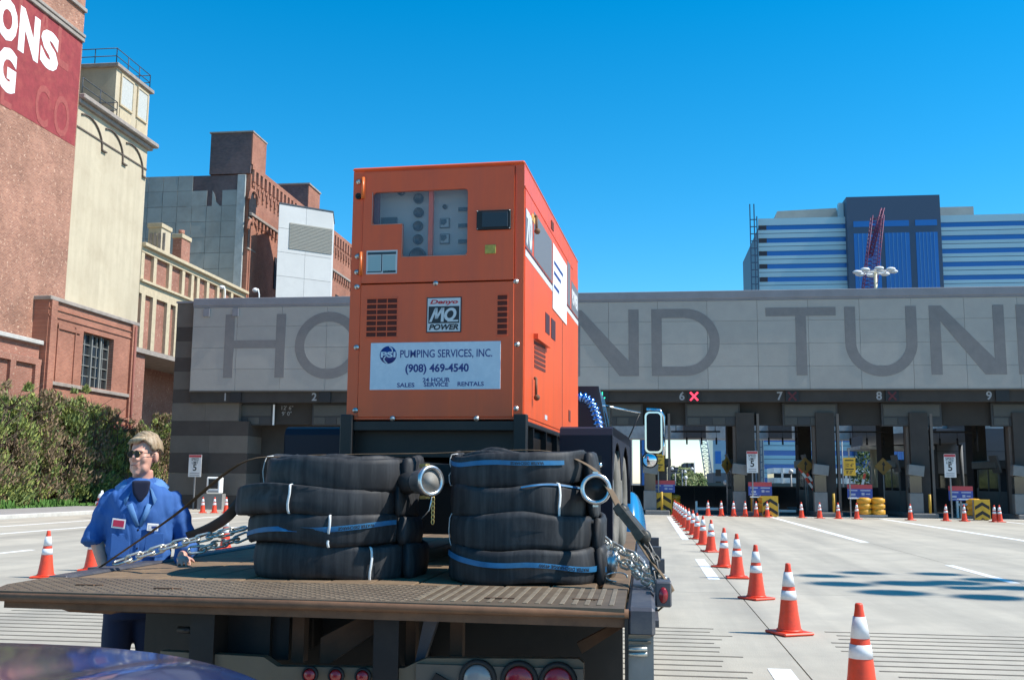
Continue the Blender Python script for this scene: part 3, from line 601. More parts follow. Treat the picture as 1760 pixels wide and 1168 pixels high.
# islands, piers and booths
m_isl=mat('island_concrete',(.22,.21,.20),.9,var=.15,vs_=2);m_met=mat('booth_metal',(.10,.10,.10),.45,metal=.2,var=.15,vs_=3);m_glassb=mat('booth_glass',(.03,.035,.04),.08,spec=.9)
m_brn=mat('brown_steel',(.14,.115,.10),.6,var=.1);m_kio=mat('kiosk_grey',(.17,.175,.175),.5,var=.15,vs_=3);m_bar2y=mat('bollard_yellow',(.5,.3,.03),.6,var=.2)
il=[('seven',4.33,5.42),('eight',8.1,9.18),('nine',12.44,13.49),('ten',17.1,18.2),('six',.08,1.15),('five',-4.3,-3.2),('four',-8.6,-7.5),('three',-12.9,-11.8),('eleven',21.6,22.7),('twelve',26,27.1)]
for nm,x0,x1 in il:
    T=thing('toll_booth','dark toll booth and pier left of lane %s'%nm if nm not in('three','four','five') else 'dark toll booth and pier by lane %s, mostly hidden behind the truck'%nm,'toll booth',((x0+x1)/2,52,0),group='toll booths under the canopy')
    MB().box(x0-.05,x1+.05,50.0,60.5,.0,.22,b=.03).build('island',m_isl,T)
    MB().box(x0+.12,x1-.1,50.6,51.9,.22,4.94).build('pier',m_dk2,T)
    MB().box(x0,x0+.12,50.9,51.3,.22,4.36).build('post',m_brn,T)
    MB().box(x0,x1,52.6,55.8,.22,1.25).build('booth_base',m_met,T)
    for (a,b,c,d) in ((x0,x0+.08,52.6,52.7),(x1-.08,x1,52.6,52.7),(x0,x0+.08,55.7,55.8),(x1-.08,x1,55.7,55.8),(x0,x0+.06,54.1,54.2)): MB().box(a,b,c,d,1.25,2.35).build('booth_post',m_met,T)
    MB().box(x0+.02,x0+.03,52.7,55.7,1.25,2.35).build('pane',m_glassb,T);MB().box(x1-.03,x1-.02,52.7,55.7,1.25,2.35).build('pane',m_glassb,T);MB().box(x0+.08,x1-.08,52.64,52.65,1.25,2.35).build('pane',m_glassb,T)
    MB().box(x0-.2,x1+.2,52.3,56,2.35,2.75,b=.04).build('booth_roof',m_met,T)
    M=Matrix.Translation((x0-.05,52.0,2.15))@Matrix.Rotation(R(-12),4,'Y');MB().box(-.04,.04,0,1.1,0,.85,M=M).build('awning_panel',m_met,T)
    MB().box(x0+.2,x1-.2,57,58.2,.22,4.94).build('pier',m_dk2,T)
    MB().box(x0+.1,x0+.45,56.1,56.3,.22,1.4).build('cabinet',m_met,T)
    MB().box(x0-.12,x0+.5,50.2,50.58,.22,1.15,b=.02).build('kiosk_base',m_kio,T);MB().box(x0-.08,x0+.46,50.25,50.58,1.15,1.95).build('kiosk_window',m_glassb,T)
    M=Matrix.Translation((x0-.16,50.15,2.0))@Matrix.Rotation(R(7 if x0>0 else -7),4,'Y');MB().box(0,.72,0,.42,0,.5,M=M,b=.02).build('kiosk_hood',m_kio,T)
    MB().box(x1+.02,x1+.14,50.7,51.0,.22,4.9).build('conduit',m_brn,T)
    MB().cyl((x0+.75,50.12,.22),(x0+.75,50.12,1.1),.06,n=10).build('bollard',m_bar2y,T)
# dark rail with hanging height bars in each lane
m_bar=mat('height_bar_black',(.012,.012,.014),.7)
for x0,x1,nm in ((1.4,3.9,'six'),(5.6,7.9,'seven'),(9.5,12.2,'eight'),(13.8,16.6,'nine')):
    T=thing('height_bar','black crossbar with hanging clearance rods over lane %s'%nm,'height gauge',((x0+x1)/2,53.5,4.3),group='height gauges over the lanes')
    MB().box(x0,x1,53.45,53.55,4.12,4.2).build('crossbar',m_bar,T)
    for f in (.32,.62,.92): x=x0+(x1-x0)*f;MB().cyl((x,53.5,4.12),(x,53.5,3.85),.01,n=6).cyl((x,53.5,3.85),(x,53.5,3.5),.045,n=8).build('rod',m_bar,T)
    for f in (.1,.9): x=x0+(x1-x0)*f;MB().cyl((x,53.5,4.12),(x,53.5,4.95),.02,n=6).build('hanger',m_bar,T)
T=thing('height_bar','long black hanging rod at the far right above lane nine','height gauge',(16.9,52,4),group='height gauges over the lanes')
x=PY(1680,760,52).x;MB().cyl((x,52,4.4),(x,52,3.15),.05,n=8).build('rod',m_bar,T)
# far sunlit gantry behind the canopy
m_lc=mat('far_light_concrete',(.72,.70,.64),.9,var=.22,vs_=1.6,bump=.5,bs=3,dirt=(.3,.3,.29),ds=1.2,da=.6)
T=thing('rear_canopy_beam','pale weathered concrete beam seen below the toll roof','beam',(5,66,4.6))
MB().box(-20,34,66,68,4.32,5.95).build('beam',m_lc,T)
for x in (1.9,7.2,12.3,18): MB().box(x+.6,x+2.0,65.7,66,4.35,5.4).build('bracket',m_brn,T)
for x in (-10,10.9,14.6,26): MB().cyl((x,67,0),(x,67,4.62),.3,n=14).build('column',mat('cream_column',(.58,.54,.40),.7,var=.1),T)
T=thing('service_building','grey panelled service building with dark lower windows behind lane nine','building',(26,62,0))
m_gp=mat('grey_cladding',(.15,.155,.16),.7,var=.1,vs_=1,randv=.08)
X0=17.4
MB().box(X0,48,64.05,72,.0,4.9).build('wall',m_dk,T)
for i in range(12):
    for j in range(2):
        MB().box(X0+i*2.5+.01,X0+i*2.5+2.49,64,64.05,2.2+j*1.35+.01,2.2+(j+1)*1.35-.01).build('panel',m_gp,T)
for i in range(16): MB().box(X0+.1+i*1.9,X0+i*1.9+1.8,64.02,64.05,.3,2.1).build('pane',m_glassb,T)
T=thing('service_canopy','slanted grey canopy roof beyond lanes eight and nine','canopy',(15,60,3.6))
MB().prism([(12.6,4.35),(18.5,4.75),(18.5,4.0),(12.6,3.75)],61.5,65).build('roof',m_gp,T);MB().box(12.4,16.5,61.2,65.2,3.55,3.75).build('edge',m_lc,T);MB().cyl((13.3,62,0),(13.3,62,3.6),.2,n=12).build('column',MATS['cream_column'],T);MB().cyl((18.3,62.5,0),(18.3,62.5,3.9),.12,n=12).build('column',m_gp,T)
# dark parapet wall behind the booths
T=thing('dark_wall','low dark grey wall running behind the toll booths','wall',(8,63,0))
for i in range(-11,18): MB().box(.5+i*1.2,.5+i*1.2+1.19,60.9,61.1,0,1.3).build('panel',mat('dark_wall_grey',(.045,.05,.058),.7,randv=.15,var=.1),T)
MB().box(-12.7,22.1,60.85,61.15,1.3,1.38).build('rail',m_rail,T)
# barriers
for u0,u1,v,l in ((1197,1235,873,'white barrier arm lying low across open lane six'),(1337,1368,877,'short white barrier arm right of the chevron board'),(1645,1675,866,'thin white barrier arm by the rightmost chevron board')):
    a=PY(u0,v,52);b=PY(u1,v,52);T=thing('barrier_arm',l,'barrier',((a.x+b.x)/2,52,0))
    MB().box(a.x,b.x,51.95,52.05,a.z-.07,a.z+.05,b=.01).build('arm',m_white,T);MB().box(a.x-.05,a.x+.05,51.93,52.07,0,a.z+.35).build('post',m_white,T)
# ---------------- signs in the plaza
m_yel=mat('sign_yellow',(.62,.36,.02),.5,var=.08,dirt=(.35,.2,.03),ds=4);m_blk=mat('black_paint',(.012,.012,.012),.6);m_orp=mat('diamond_sign_dirty',(.24,.13,.02),.6,var=.15);m_post=mat('sign_post',(.25,.25,.25),.5)
def pxrect(u0,v0,u1,v1,Y): a=PY(u0,v0,Y);b=PY(u1,v1,Y);c=PY((u0+u1)/2,v0,Y);d=PY((u0+u1)/2,v1,Y);return a.x,b.x,d.z,c.z
def chevron(u0,v0,u1,v1,l,barrels=True,Y=48.9):
    x0,x1,z0,z1=pxrect(u0,v0,u1,v1,Y);z0=.03
    T=thing('chevron_board',l,'crash cushion',((x0+x1)/2,Y,0),group='yellow and black chevron boards')
    MB().box(x0,x1,Y,Y+.05,z0,z1,b=.005).build('board',m_yel,T)
    w=x1-x0;h=z1-z0;xm=(x0+x1)/2;t=.17*h
    for k,zc in enumerate((z1-.12*h,z1-.55*h,)):
        for s in (-1,1):
            MB().prism([(xm,zc),(xm,zc-t),(xm+s*w*.46,zc-t-.22*h),(xm+s*w*.46,zc-.22*h)],Y-.006,Y+.01).build('chevron',m_blk,T)
    MB().prism([(xm-.14*w,z0+.01),(xm,z0+.10*h),(xm+.14*w,z0+.01)],Y-.006,Y+.01).build('chevron',m_blk,T)
    for s in (x0+.1,x1-.1): MB().box(s-.03,s+.03,Y+.05,Y+.5,0,.9).build('leg',m_post,T)
    return T,x0,x1
m_bar2=mat('barrel_yellow',(.62,.30,.02),.5,var=.15,vs_=4)
def barrel_stack(x,Y,l,n=2,rows=1,w=1.0):
    T=thing('crash_barrels',l,'crash barrier',(x,Y,0),group='yellow water-filled crash barriers')
    prof=[(.0,.0),(.30,.0),(.32,.05),(.32,.2),(.26,.23),(.26,.27),(.32,.3),(.32,.45),(.26,.48),(.26,.52),(.32,.55),(.32,.7),(.2,.76),(0,.77)]
    for i in range(n):
        M=Matrix.Translation((x+(i-(n-1)/2)*.6,Y,.18))
        MB().lathe(prof,18,M=M).build('barrel',m_bar2,T)
    MB().box(x-n*.3-.1,x+n*.3+.05,Y-.3,Y+.3,.1,.18).build('pallet',m_post,T)
    MB().box(x-n*.3-.35,x-n*.3+.3,Y-.1,Y+.25,.88,.93).build('nose_plate',m_white,T)
chevron(1126,846,1155,879,'chevron board at the start of the cone line, behind the truck fender',Y=50.4)
chevron(1310,852,1338,885,'chevron board in the middle, between lanes six and seven',Y=48.9)
chevron(1674,858,1703,893,'rightmost chevron board, between two pairs of small cones',Y=48)
barrel_stack(PY(1497,870,48.6).x,48.6,'pair of ribbed yellow crash barrels left of lane eight, without a board',2)
barrel_stack(PY(1166,870,52).x-.2,52.2,'yellow crash barrel just behind the left chevron board',1)
barrel_stack(PY(1318,870,49.6).x-.1,49.6,'yellow crash barrel hidden behind the middle chevron board',1)
barrel_stack(PY(1678,870,48.9).x-.1,48.9,'yellow crash barrel behind the rightmost chevron board',1)
m_sred=mat('fare_sign_red',(.42,.05,.06),.5,var=.05);m_sblu=mat('fare_sign_blue',(.035,.07,.30),.5,var=.05);m_swh=mat('sign_faint_print',(.35,.38,.5),.6)
for (u0,v0,u1,v1,l,Y) in ((1120,825,1160,846,'red and blue fare sign above the left chevron board',50.55),(1286,828,1327,851,'red and blue fare sign above the middle chevron board',49.9),(1456,832,1500,856,'red and blue fare sign above the yellow barrels',49.9),(1630,835,1673,860,'red and blue fare sign left above the rightmost chevron board',49.9)):
    x0,x1,z0,z1=pxrect(u0,v0,u1,v1,Y);T=thing('fare_sign',l,'sign',((x0+x1)/2,Y,0),group='fare signs by the booths');zs=z0+(z1-z0)*.68
    MB().box(x0,x1,Y,Y+.04,zs,z1).build('red_panel',m_sred,T);MB().box(x0,x1,Y,Y+.04,z0,zs).build('blue_panel',m_sblu,T)
    xm=(x0+x1)/2
    for (a,b,c,d) in ((.06,.4,.78,.9),(.12,.32,.3,.52),(.06,.36,.1,.18),(.52,.92,.78,.9),(.56,.68,.35,.6),(.73,.9,.4,.52)):
        MB().box(x0+(x1-x0)*a,x0+(x1-x0)*b,Y-.004,Y,z0+(zs-z0)*c,z0+(zs-z0)*d).build('print',m_swh,T)
    MB().box(xm-.04,xm+.04,Y+.04,Y+.1,0,z1).build('post',m_post,T)
m_sw=mat('speed_sign_white',(.62,.62,.62),.5,var=.05)
for (u0,v0,u1,v1,l,Y,pd) in ((1283,775,1303,812,'speed limit sign on the pier between lanes six and seven',49.8,1),(1622,780,1644,820,'speed limit sign at the right, above a fare sign',49.8,1),(325,781,345,819,'speed limit sign on a post before the striped pier',49.6,0)):
    x0,x1,z0,z1=pxrect(u0,v0,u1,v1,Y);T=thing('speed_limit_sign',l,'sign',((x0+x1)/2,Y,0),group='speed limit signs');xm=(x0+x1)/2;h=z1-z0
    MB().box(x0,x1,Y,Y+.03,z0,z1,b=.004).build('plate',m_sw,T);MB().box(x0+.01,x1-.01,Y-.004,Y,z1-.12*h,z1-.01).build('red_band',m_sred,T)
    text('SPEED',h*.17,m_blk,T,(xm,Y-.003,z1-.21*h),wx=.8,bold=.002,name='lettering');text('LIMIT',h*.17,m_blk,T,(xm,Y-.003,z1-.36*h),wx=.8,bold=.002,name='lettering');text('5',h*.42,m_blk,T,(xm,Y-.003,z1-.59*h),bold=.008,name='numeral')
    for k in range(2): MB().box(x0+.08,x1-.08,Y-.003,Y,z0+.06*h+k*.09*h,z0+.10*h+k*.09*h).build('small_print',m_num,T)
    MB().box(xm-.03,xm+.03,Y+.03,Y+.09,0,z0+.6*h).build('post',m_post,T)
for (u0,v0,u1,v1,l,Y,a,b) in ((1121,780,1142,809,'yellow clearance sign behind the truck mirror',50.4,'9\'-0"','8\'-0"'),(1449,786,1471,817,'yellow clearance sign above the fare sign of lane eight',49.85,'12\'-6"','8\'-0"')):
    x0,x1,z0,z1=pxrect(u0,v0,u1,v1,Y);T=thing('clearance_sign',l,'sign',((x0+x1)/2,Y,0),group='yellow clearance signs');xm=(x0+x1)/2;h=z1-z0
    MB().box(x0,x1,Y,Y+.03,z0,z1,b=.004).build('plate',m_yel,T)
    text(a,h*.24,m_blk,T,(xm,Y-.003,z1-.42*h),bold=.003,name='numerals',wx=.8);text(b,h*.24,m_blk,T,(xm,Y-.003,z1-.82*h),bold=.003,name='numerals',wx=.8)
    for z in (.12,.6): MB().box(x0+.08,x1-.08,Y-.003,Y,z1-z*h-.06*h,z1-z*h).build('small_print',m_blk,T)
    MB().box(xm-.03,xm+.03,Y+.03,Y+.09,0,z1+.4).build('post',m_post,T)
for (u,v,l,Y) in ((1249,799,'dirty diamond warning sign at the left edge of the lane seven pier, seen edge on',51),(1384,800,'dirty yellow diamond sign above the striped flag board in lane seven',52),(1518,801,'dirty yellow diamond sign beside the cream column in lane eight',52)):
    p=PY(u,v,Y);T=thing('diamond_sign',l,'sign',(p.x,Y,0),group='diamond warning signs');r=.40
    M=Matrix.Translation(p)@Matrix.Rotation(R(50) if u<1300 else 0,4,'Z')@Matrix.Rotation(R(45),4,'Y')
    MB().box(-r*.75,r*.75,-.015,.015,-r*.75,r*.75,M=M).build('plate',m_orp,T)
    M2=Matrix.Translation(p)@Matrix.Rotation(R(50) if u<1300 else 0,4,'Z')
    MB().prism([(-.04,-.22),(.04,-.22),(.03,0),(.1,.08),(.02,.25),(-.06,.1),(-.02,.05)],-.02,-.016,M=M2).build('arrow',m_blk,T)
    MB().cyl((p.x,Y+.03,0),(p.x,Y+.03,p.z+.3),.025,n=8).build('post',m_post,T)
T=thing('vending_box','white framed newspaper box with black window at the striped pier','newspaper box',(-21.3,49.2,0))
x0,x1,z0,z1=pxrect(355,819,378,848,49.2);MB().box(x0,x1,49.2,49.6,z0,z1,b=.05).build('housing',m_white,T);MB().box(x0+.12,x1-.12,49.19,49.2,z0+.3*(z1-z0),z1-.12*(z1-z0)).build('window',m_blk,T);MB().box(x0+.1,x1-.1,49.19,49.2,z0+.08*(z1-z0),z0+.2*(z1-z0)).build('small_print',m_num,T);MB().box(x0-.45,x1+.1,49.25,49.7,0,z0).build('plinth',m_isl,T)
# striped flag board
for (u,v,l) in ((1388,825,'slanted red and white striped flag board under the diamond sign'),(1481,838,'slanted red and white striped rod at the cream column')):
    p=PY(u,v,52);T=thing('striped_board',l,'barrier board',(p.x,52,0),group='red and white striped boards');M=Matrix.Translation(p)@Matrix.Rotation(R(-32 if u<1400 else 15),4,'Y')
    L_=.72
    for k in range(5): MB().box(-.06,.06,-.01,.01,-L_+k*2*L_/5,-L_+(k+1)*2*L_/5-.002,M=M).build('stripe',m_white if k%2 else m_cone,T)
    if u<1400:
        for k in range(5): MB().box(.10,.22,-.01,.01,-L_+k*2*L_/5,-L_+(k+1)*2*L_/5-.002,M=M).build('stripe',m_cone if k%2 else m_white,T)
    MB().cyl((p.x,52.05,0),(p.x,52.05,p.z),.02,n=6).build('post',m_post,T)
# ------------------------------------------------ background beyond the plaza
m_bblue=mat('ribbon_window',(.015,.14,.46),.25,spec=.7,randv=.05);m_bspan=mat('office_spandrel',(.42,.60,.66),.5,var=.04,vs_=.1,randv=.04);m_bdark=mat('office_dark_frame',(.055,.085,.14),.5);m_bbei=mat('office_beige',(.62,.54,.45),.8,var=.15,vs_=.15)
OF=thing('office_block','large distant office block with blue ribbon windows and dark central tower','building',(70,290,0));Yo=280
xl=31.8;xc0=55.0;xc1=79.2;xr=140
MB().box(xl+.5,xr,Yo+.5,330,0,72.4).build('core',m_bdark,OF)
fl=3.62;z=72.05
def wing(xa,xb,top,tag_):
    z=top;k=0
    MB().box(xa,xb,Yo,Yo+.5,z,z+1.9).build('parapet',m_bspan,OF)
    while z>3:
        MB().box(xa,xb,Yo+.25,Yo+.5,z-1.35,z).build('window_band',m_bblue,OF)
        MB().box(xa,xb,Yo,Yo+.5,z-2.25,z-1.35).build('spandrel',m_bspan,OF);MB().box(xa,xb,Yo+.03,Yo+.5,z-2.40,z-2.27).build('spandrel_line',m_bdark,OF);MB().box(xa,xb,Yo,Yo+.5,z-fl,z-2.42).build('spandrel',m_bspan,OF)
        z-=fl
wing(xl,xc0,71.9,'left');wing(xc1,xr,71.6,'right')
for k in range(8): MB().box(xl,xl+2.2,Yo+.2,Yo+.24,71.9-k*fl-1.35,71.9-k*fl).build('corner_strip',mat('corner_brown',(.05,.04,.05),.6),OF)  # dark brown strip at the left end of the upper window bands
MB().box(xc0,xc1,Yo-2.5,Yo+20,0,78.6).build('tower',m_bdark,OF)
for (a,b) in ((56.6,63.4),(64.6,71.0),(72.6,78.2)):
    MB().box(a,b,Yo-2.6,Yo-2.5,70.2,71.8).build('window',m_bblue,OF);w=MB().box(a,b,Yo-2.6,Yo-2.5,3,68.4).build('window',m_bblue,OF)
    for k in range(1,6): x=a+(b-a)*k/6;MB().box(x-.07,x+.07,Yo-2.75,Yo-2.6,3,68.4).build('mullion',mat('mullion_blue',(.10,.28,.52),.4),w)
MB().prism([(36.3,73),(37.8,77.4),(54,77.9),(54,73)],Yo+6,Yo+14).build('plant_room',m_bbei,OF);MB().box(79.2,90.4,Yo+6,Yo+14,73,77.4).build('plant_room',m_bbei,OF);MB().box(53.6,54.9,Yo+1,Yo+3,73,78).build('duct',m_bspan,OF)
HO=thing('hoist_mast','dark blue lattice hoist mast at the left edge of the office block','hoist',(30,279,0))
for x in (29.3,30.4,31.1): MB().box(x,x+.28,278,278.3,0,77.5 if x<31 else 74).build('post',m_bdark,HO)
for k in range(36): MB().box(29.3,31.3,278.05,278.2,3+k*2,3.25+k*2).build('rung',m_bdark,HO)
def lattice(name,label,cat,p0,p1,w0,w1,m,r,n,side=Vector((1,0,0)),dep=Vector((0,1,0))):
    T=thing(name,label,cat,(p0[0],p0[1],0));p0=Vector(p0);p1=Vector(p1);ax=(p1-p0).normalized();s=side;d=dep
    cs=[(a,b) for a in(-1,1) for b in(-1,1)]
    def q(t,a,b): w=w0+(w1-w0)*t;return p0.lerp(p1,t)+s*a*w/2+d*b*w/2
    for a,b in cs: MB().cyl(q(0,a,b),q(1,a,b),r,n=5).build('chord',m,T)
    mb=MB()
    for k in range(n):
        t0=k/n;t1=(k+1)/n
        for (a,b),(c,e) in (((-1,-1),(1,-1)),((1,-1),(1,1)),((1,1),(-1,1)),((-1,1),(-1,-1))):
            mb.cyl(q(t0,a,b),q(t1,c,e),r*.6,n=4);mb.cyl(q(t0,a,b),q(t0,c,e),r*.6,n=4)
    mb.build('lacing',m,T);return T
m_cr=mat('crane_red',(.17,.03,.09),.5);m_cr2=mat('crane_grey',(.30,.38,.45),.5)
a=PY(1487,560,190);b=PY(1508,372,190);lattice('crane_boom','dark red lattice crane boom rising in front of the office tower','crane',a,b,2.4,2.0,m_cr,.075,28)
a=PY(1495,440,190);b=PY(1517,358,190);lattice('crane_jib','slim red lattice jib at the top of the crane boom','crane',a,b,.8,.5,m_cr,.09,14)
a=PY(1221,833,140);b=PY(1209,750,140);a.z=1;lattice('far_crane','pale grey lattice crane seen through open lane six','crane',a,PY(1205,730,140),1.0,.9,m_cr2,.05,16)
for (u0,u1,vt,Y,m,l,bandm) in ((1226,1262,690,160,mat('far_glass_tower',(.30,.42,.50),.3,var=.1,vs_=.2),'pale blue glass tower seen at the right of open lane six',m_bblue),(1150,1176,802,150,mat('far_grey_building',(.12,.13,.14),.8),'low dark grey building far beyond open lane six',m_darkglass),(1176,1193,795,148,MATS['far_grey_building'],'taller grey block left of the pale crane in lane six',m_darkglass),(1193,1206,816,152,m_bspan,'small pale building right of the grey block in lane six',m_darkglass),(1100,1120,745,150,m_bdark,'dark blue tower seen between truck fender and mirror',m_bblue),(1225,1262,812,120,m_gp,'grey stepped building at the foot of the glass tower',m_darkglass)):
    x0=PY(u0,800,Y).x;x1=PY(u1,800,Y).x;zt=PY((u0+u1)/2,vt,Y).z;T=thing('far_building',l,'building',((x0+x1)/2,Y,0),group='buildings beyond the toll plaza')
    MB().box(x0,x1,Y,Y+12,0,zt).build('wall',m,T)
    nfl=max(2,int(zt/3.4));nw=max(2,int((x1-x0)/1.4))
    if nfl*nw<90:
        for i in range(nw):
            for j in range(nfl): MB().box(x0+.3+i*(x1-x0)/nw,x0+(i+.75)*(x1-x0)/nw,Y-.05,Y,1+j*zt/nfl,1+(j+.55)*zt/nfl).build('window',bandm,T)
    else:
        for i in range(nw): MB().box(x0+.1+i*(x1-x0)/nw,x0+(i+.35)*(x1-x0)/nw,Y-.08,Y,1,zt-.5).build('window',bandm,T)
for (xa,xb,zt,l) in ((-58,-40,14,'brown warehouse far beyond the lanes hidden by the truck'),(-36,-14,9,'long low shed far beyond the lanes hidden by the truck'),(-12,-2,12,'grey block far beyond lane five')):
    T=thing('far_building',l,'building',((xa+xb)/2,165,0),group='buildings beyond the toll plaza');MB().box(xa,xb,165,180,0,zt).build('wall',m_gp,T)
    for i in range(int((xb-xa)/3)):
        for j in range(int(zt/4)): MB().box(xa+.6+i*3,xa+2.2+i*3,164.9,165,1.5+j*4,3.5+j*4).build('window',m_darkglass,T)
T=thing('elevated_road','dark green steel overpass crossing beyond the open lane','bridge',(10,110,0))
x0=PY(1150,838,110).x;x1=PY(1262,838,110).x;mg=mat('overpass_green',(.05,.075,.07),.7);MB().box(x0,60,110,114,PY(1220,850,110).z,PY(1220,829,110).z).build('girder',mg,T)
for x in (x0+1,x0+6,x0+14,x0+24): MB().box(x,x+.6,111,113,0,1.2).build('column',mg,T)
T=thing('parking_podium','white banded podium beyond lane seven and eight','building',(30,150,0))
x0=PY(1330,800,150).x;x1=PY(1525,800,150).x
for k,(vt,vb,mm) in enumerate(((804,813,m_white),(814,821,m_darkglass),(821,830,m_lc),(830,845,mat('podium_brown',(.25,.2,.15),.8,var=.4,vs_=1)))):
    MB().box(x0,x1,150+(.3 if mm is m_darkglass else 0),158,PY(1400,vb,150).z,PY(1400,vt,150).z).build('storey_band',mm,T)
MB().box(x0,x1,150.3,158,0,PY(1400,845,150).z).build('base',m_dk,T)
for i in range(12): MB().box(x0+1+i*2.2,x0+1.3+i*2.2,149.9,150.2,0,PY(1400,804,150).z).build('column',m_lc,T)
# trees, lamp posts beyond
m_tl=[mat('far_tree_green',(.075,.13,.03),.8,randv=.2),mat('far_tree_pale',(.19,.22,.09),.8)]
def far_tree(u,v,Y,h,l,pale=.5):
    p=PY(u,v,Y);T=thing('far_tree',l,'tree',(p.x,Y,0),group='small trees beyond the toll plaza',local=True);mb=MB();MB().tube([(0,0,0),(.05,0,h*.3),(0,.05,h*.75)],[.13,.09,.03],7).build('trunk',m_bark,T)
    for k in range(1500):
        a=random.uniform(0,6.28);q=random.random();rr=h*.4*math.sqrt(random.random())*(.5+.5*math.sin(math.pi*min(1,q*1.05)));c=Vector((rr*math.cos(a),rr*math.sin(a),h*.22+q*h*.78));s=random.uniform(.06,.17);n1=Vector((random.gauss(0,1),random.gauss(0,1),random.gauss(0,1))).normalized();n2=n1.orthogonal().normalized()
        mb.face([c-n1*s,c+n2*s*.6,c+n1*s,c-n2*s*.6],mi=1 if random.random()<pale else 0)
    mb.build('crown',m_tl,T)
far_tree(1178,840,95,2.9,'pale green tree under the far lamp posts in lane six',.7);far_tree(1165,843,96,2.3,'small bush-like tree at the left end of the lane six view',.6);far_tree(1200,845,97,2.4,'small green tree right of the tall pale mast in lane six',.4);far_tree(1501,820,75,4.2,'green tree left of the cream column in lane eight',.2);far_tree(1390,852,74,1.9,'rounded bush beside the booth in lane seven',.6)
m_gl=mat('lamp_globe',(.8,.8,.78),.3)
def lamp(u,vb,vt,Y,l,arms=1):
    a=PY(u,vb,Y);b=PY(u,vt,Y);T=thing('street_lamp',l,'street lamp',(a.x,Y,0),group='lamp posts beyond the toll plaza');MB().cyl((a.x,Y,0),(a.x,Y,b.z),.07,.05,n=8).build('pole',m_post if arms!=3 else m_white,T)
    if arms==1: MB().sphere((a.x,Y,b.z+.12),.15).build('lamp',m_gl,T)
    elif arms==2:
        MB().box(a.x-.9,a.x+.9,Y-.03,Y+.03,b.z-.02,b.z+.04).build('arm',m_post,T)
        for s in (-.85,.85): MB().sphere((a.x+s,Y,b.z+.10),.13).build('lamp',m_gl,T)
    return T
lamp(1173,845,807,90,'double lamp post left of the tall mast in lane six',2);lamp(1179,850,823,85,'single globe lamp before the pale tree in lane six');lamp(1195,850,790,100,'tall thin mast in the middle of open lane six',3);lamp(1161,845,812,90,'double lamp post at the left side of lane six',2);lamp(1361,870,813,66,'globe lamp post in lane seven left of the diamond sign');lamp(1499,870,800,64,'globe lamp post in lane eight left of the diamond sign');lamp(1248,870,832,66,'globe lamp post at the foot of the glass tower');lamp(1450,850,757,90,'globe lamp high at the left of lane eight')
# high mast lights
def high_mast(x,y,h,l,r=1.3,n=9,hr=.42,pr=.16):
    T=thing('high_mast_light',l,'high mast light',(x,y,0));MB().cyl((x,y,0),(x,y,h),pr*1.4,pr*.7,n=12).build('pole',mat('mast_cream',(.62,.58,.42),.5),T)
    MB().tube([(x+r*.6*math.cos(t),y+r*.6*math.sin(t),h-.2) for t in [2*math.pi*i/20 for i in range(20)]],.04,6,closed=True).build('ring',m_white,T)
    for i in range(n):
        t=2*math.pi*i/n;q=Vector((x+r*math.cos(t),y+r*math.sin(t),h-.15));f=MB().sphere(tuple(q),hr,sc=(1,.62,.42)).build('luminaire',m_white,T);MB().cyl((x,y,h-.2),q,.035,n=6).build('arm',m_white,T)
    return T
high_mast(16.7,75,16.9,'high mast light with a ring of white lamps above the toll roof',r=1.25,n=8,hr=.34)
hx=21.5/math.tan(SUN_EL)
T=thing('high_mast_light','high mast light beyond the right edge, its lamps shading the road','high mast light',(hx+6.2,17.0,0))
MB().cyl((hx+6.3,17,0),(hx+6.3,17,21.5),.14,.08,n=12).build('pole',MATS['mast_cream'],T)
for (u,v,s) in ((1412,989,1),(1445,1003,1.2),(1482,984,1),(1560,1002,1.3),(1535,1018,1.25),(1612,986,1),(1640,1001,1.2),(1700,996,1.1),(1700,1026,1.2),(1665,1010,.9),(1745,1010,1.1)):
    g=PZ(u,v);q=g+SUN_DIR*(21.3/SUN_DIR.z);MB().sphere(tuple(q),.35*s,sc=(1.25,1.0,.4)).build('luminaire',m_white,T);MB().cyl((hx+6.3,17,21.3),q,.012,n=5).build('arm',m_white,T)
# cctv cameras on the roofs
for (u,v,Y,l) in ((442,500,53,'white camera on a curved post above the letter H'),(384,495,60,'white roof camera at the end of the wing cornice')):
    p=PY(u,v,Y);T=thing('roof_camera',l,'security camera',(p.x,Y,10.8));zb_=10.8
    MB().tube([(p.x+.12,Y,zb_-.2),(p.x+.12,Y,p.z-.2),(p.x+.05,Y,p.z+.1),(p.x-.1,Y,p.z+.15)],.04,6).build('post',m_white,T);MB().sphere((p.x-.12,Y,p.z+.05),.16,sc=(1,1,.8)).build('housing',m_white,T)
# ------------------------------------------------ flatbed truck
m_plate=mat('tread_plate',(.15,.11,.072),.55,metal=.25,var=.25,vs_=9,dirt=(.085,.055,.035),ds=2.2,da=.8,detail=9)
m_rust=mat('rusty_steel',(.17,.085,.045),.75,metal=.15,var=.35,vs_=7,dirt=(.10,.055,.035),ds=5)
m_dsteel=mat('dark_bed_steel',(.085,.085,.10),.5,metal=.35,var=.25,vs_=6,dirt=(.2,.17,.13),ds=6,da=.5)
m_black=mat('chassis_black',(.009,.008,.008),.5,var=.2,vs_=8,dirt=(.03,.022,.017),ds=4)
m_wood=mat('deck_plank_wood',(.20,.13,.072),.8,var=.25,vs_=14,dirt=(.08,.05,.033),ds=3,da=.7,randv=.18)
m_beige=mat('bumper_beige',(.15,.115,.075),.6,var=.12,vs_=5,dirt=(.12,.10,.08),ds=4,da=.6)
DZ=1.08
T=thing('flatbed_truck','flatbed truck seen from behind with worn rusty steel bed and blue cab fender','truck',(-1.3,7,0))
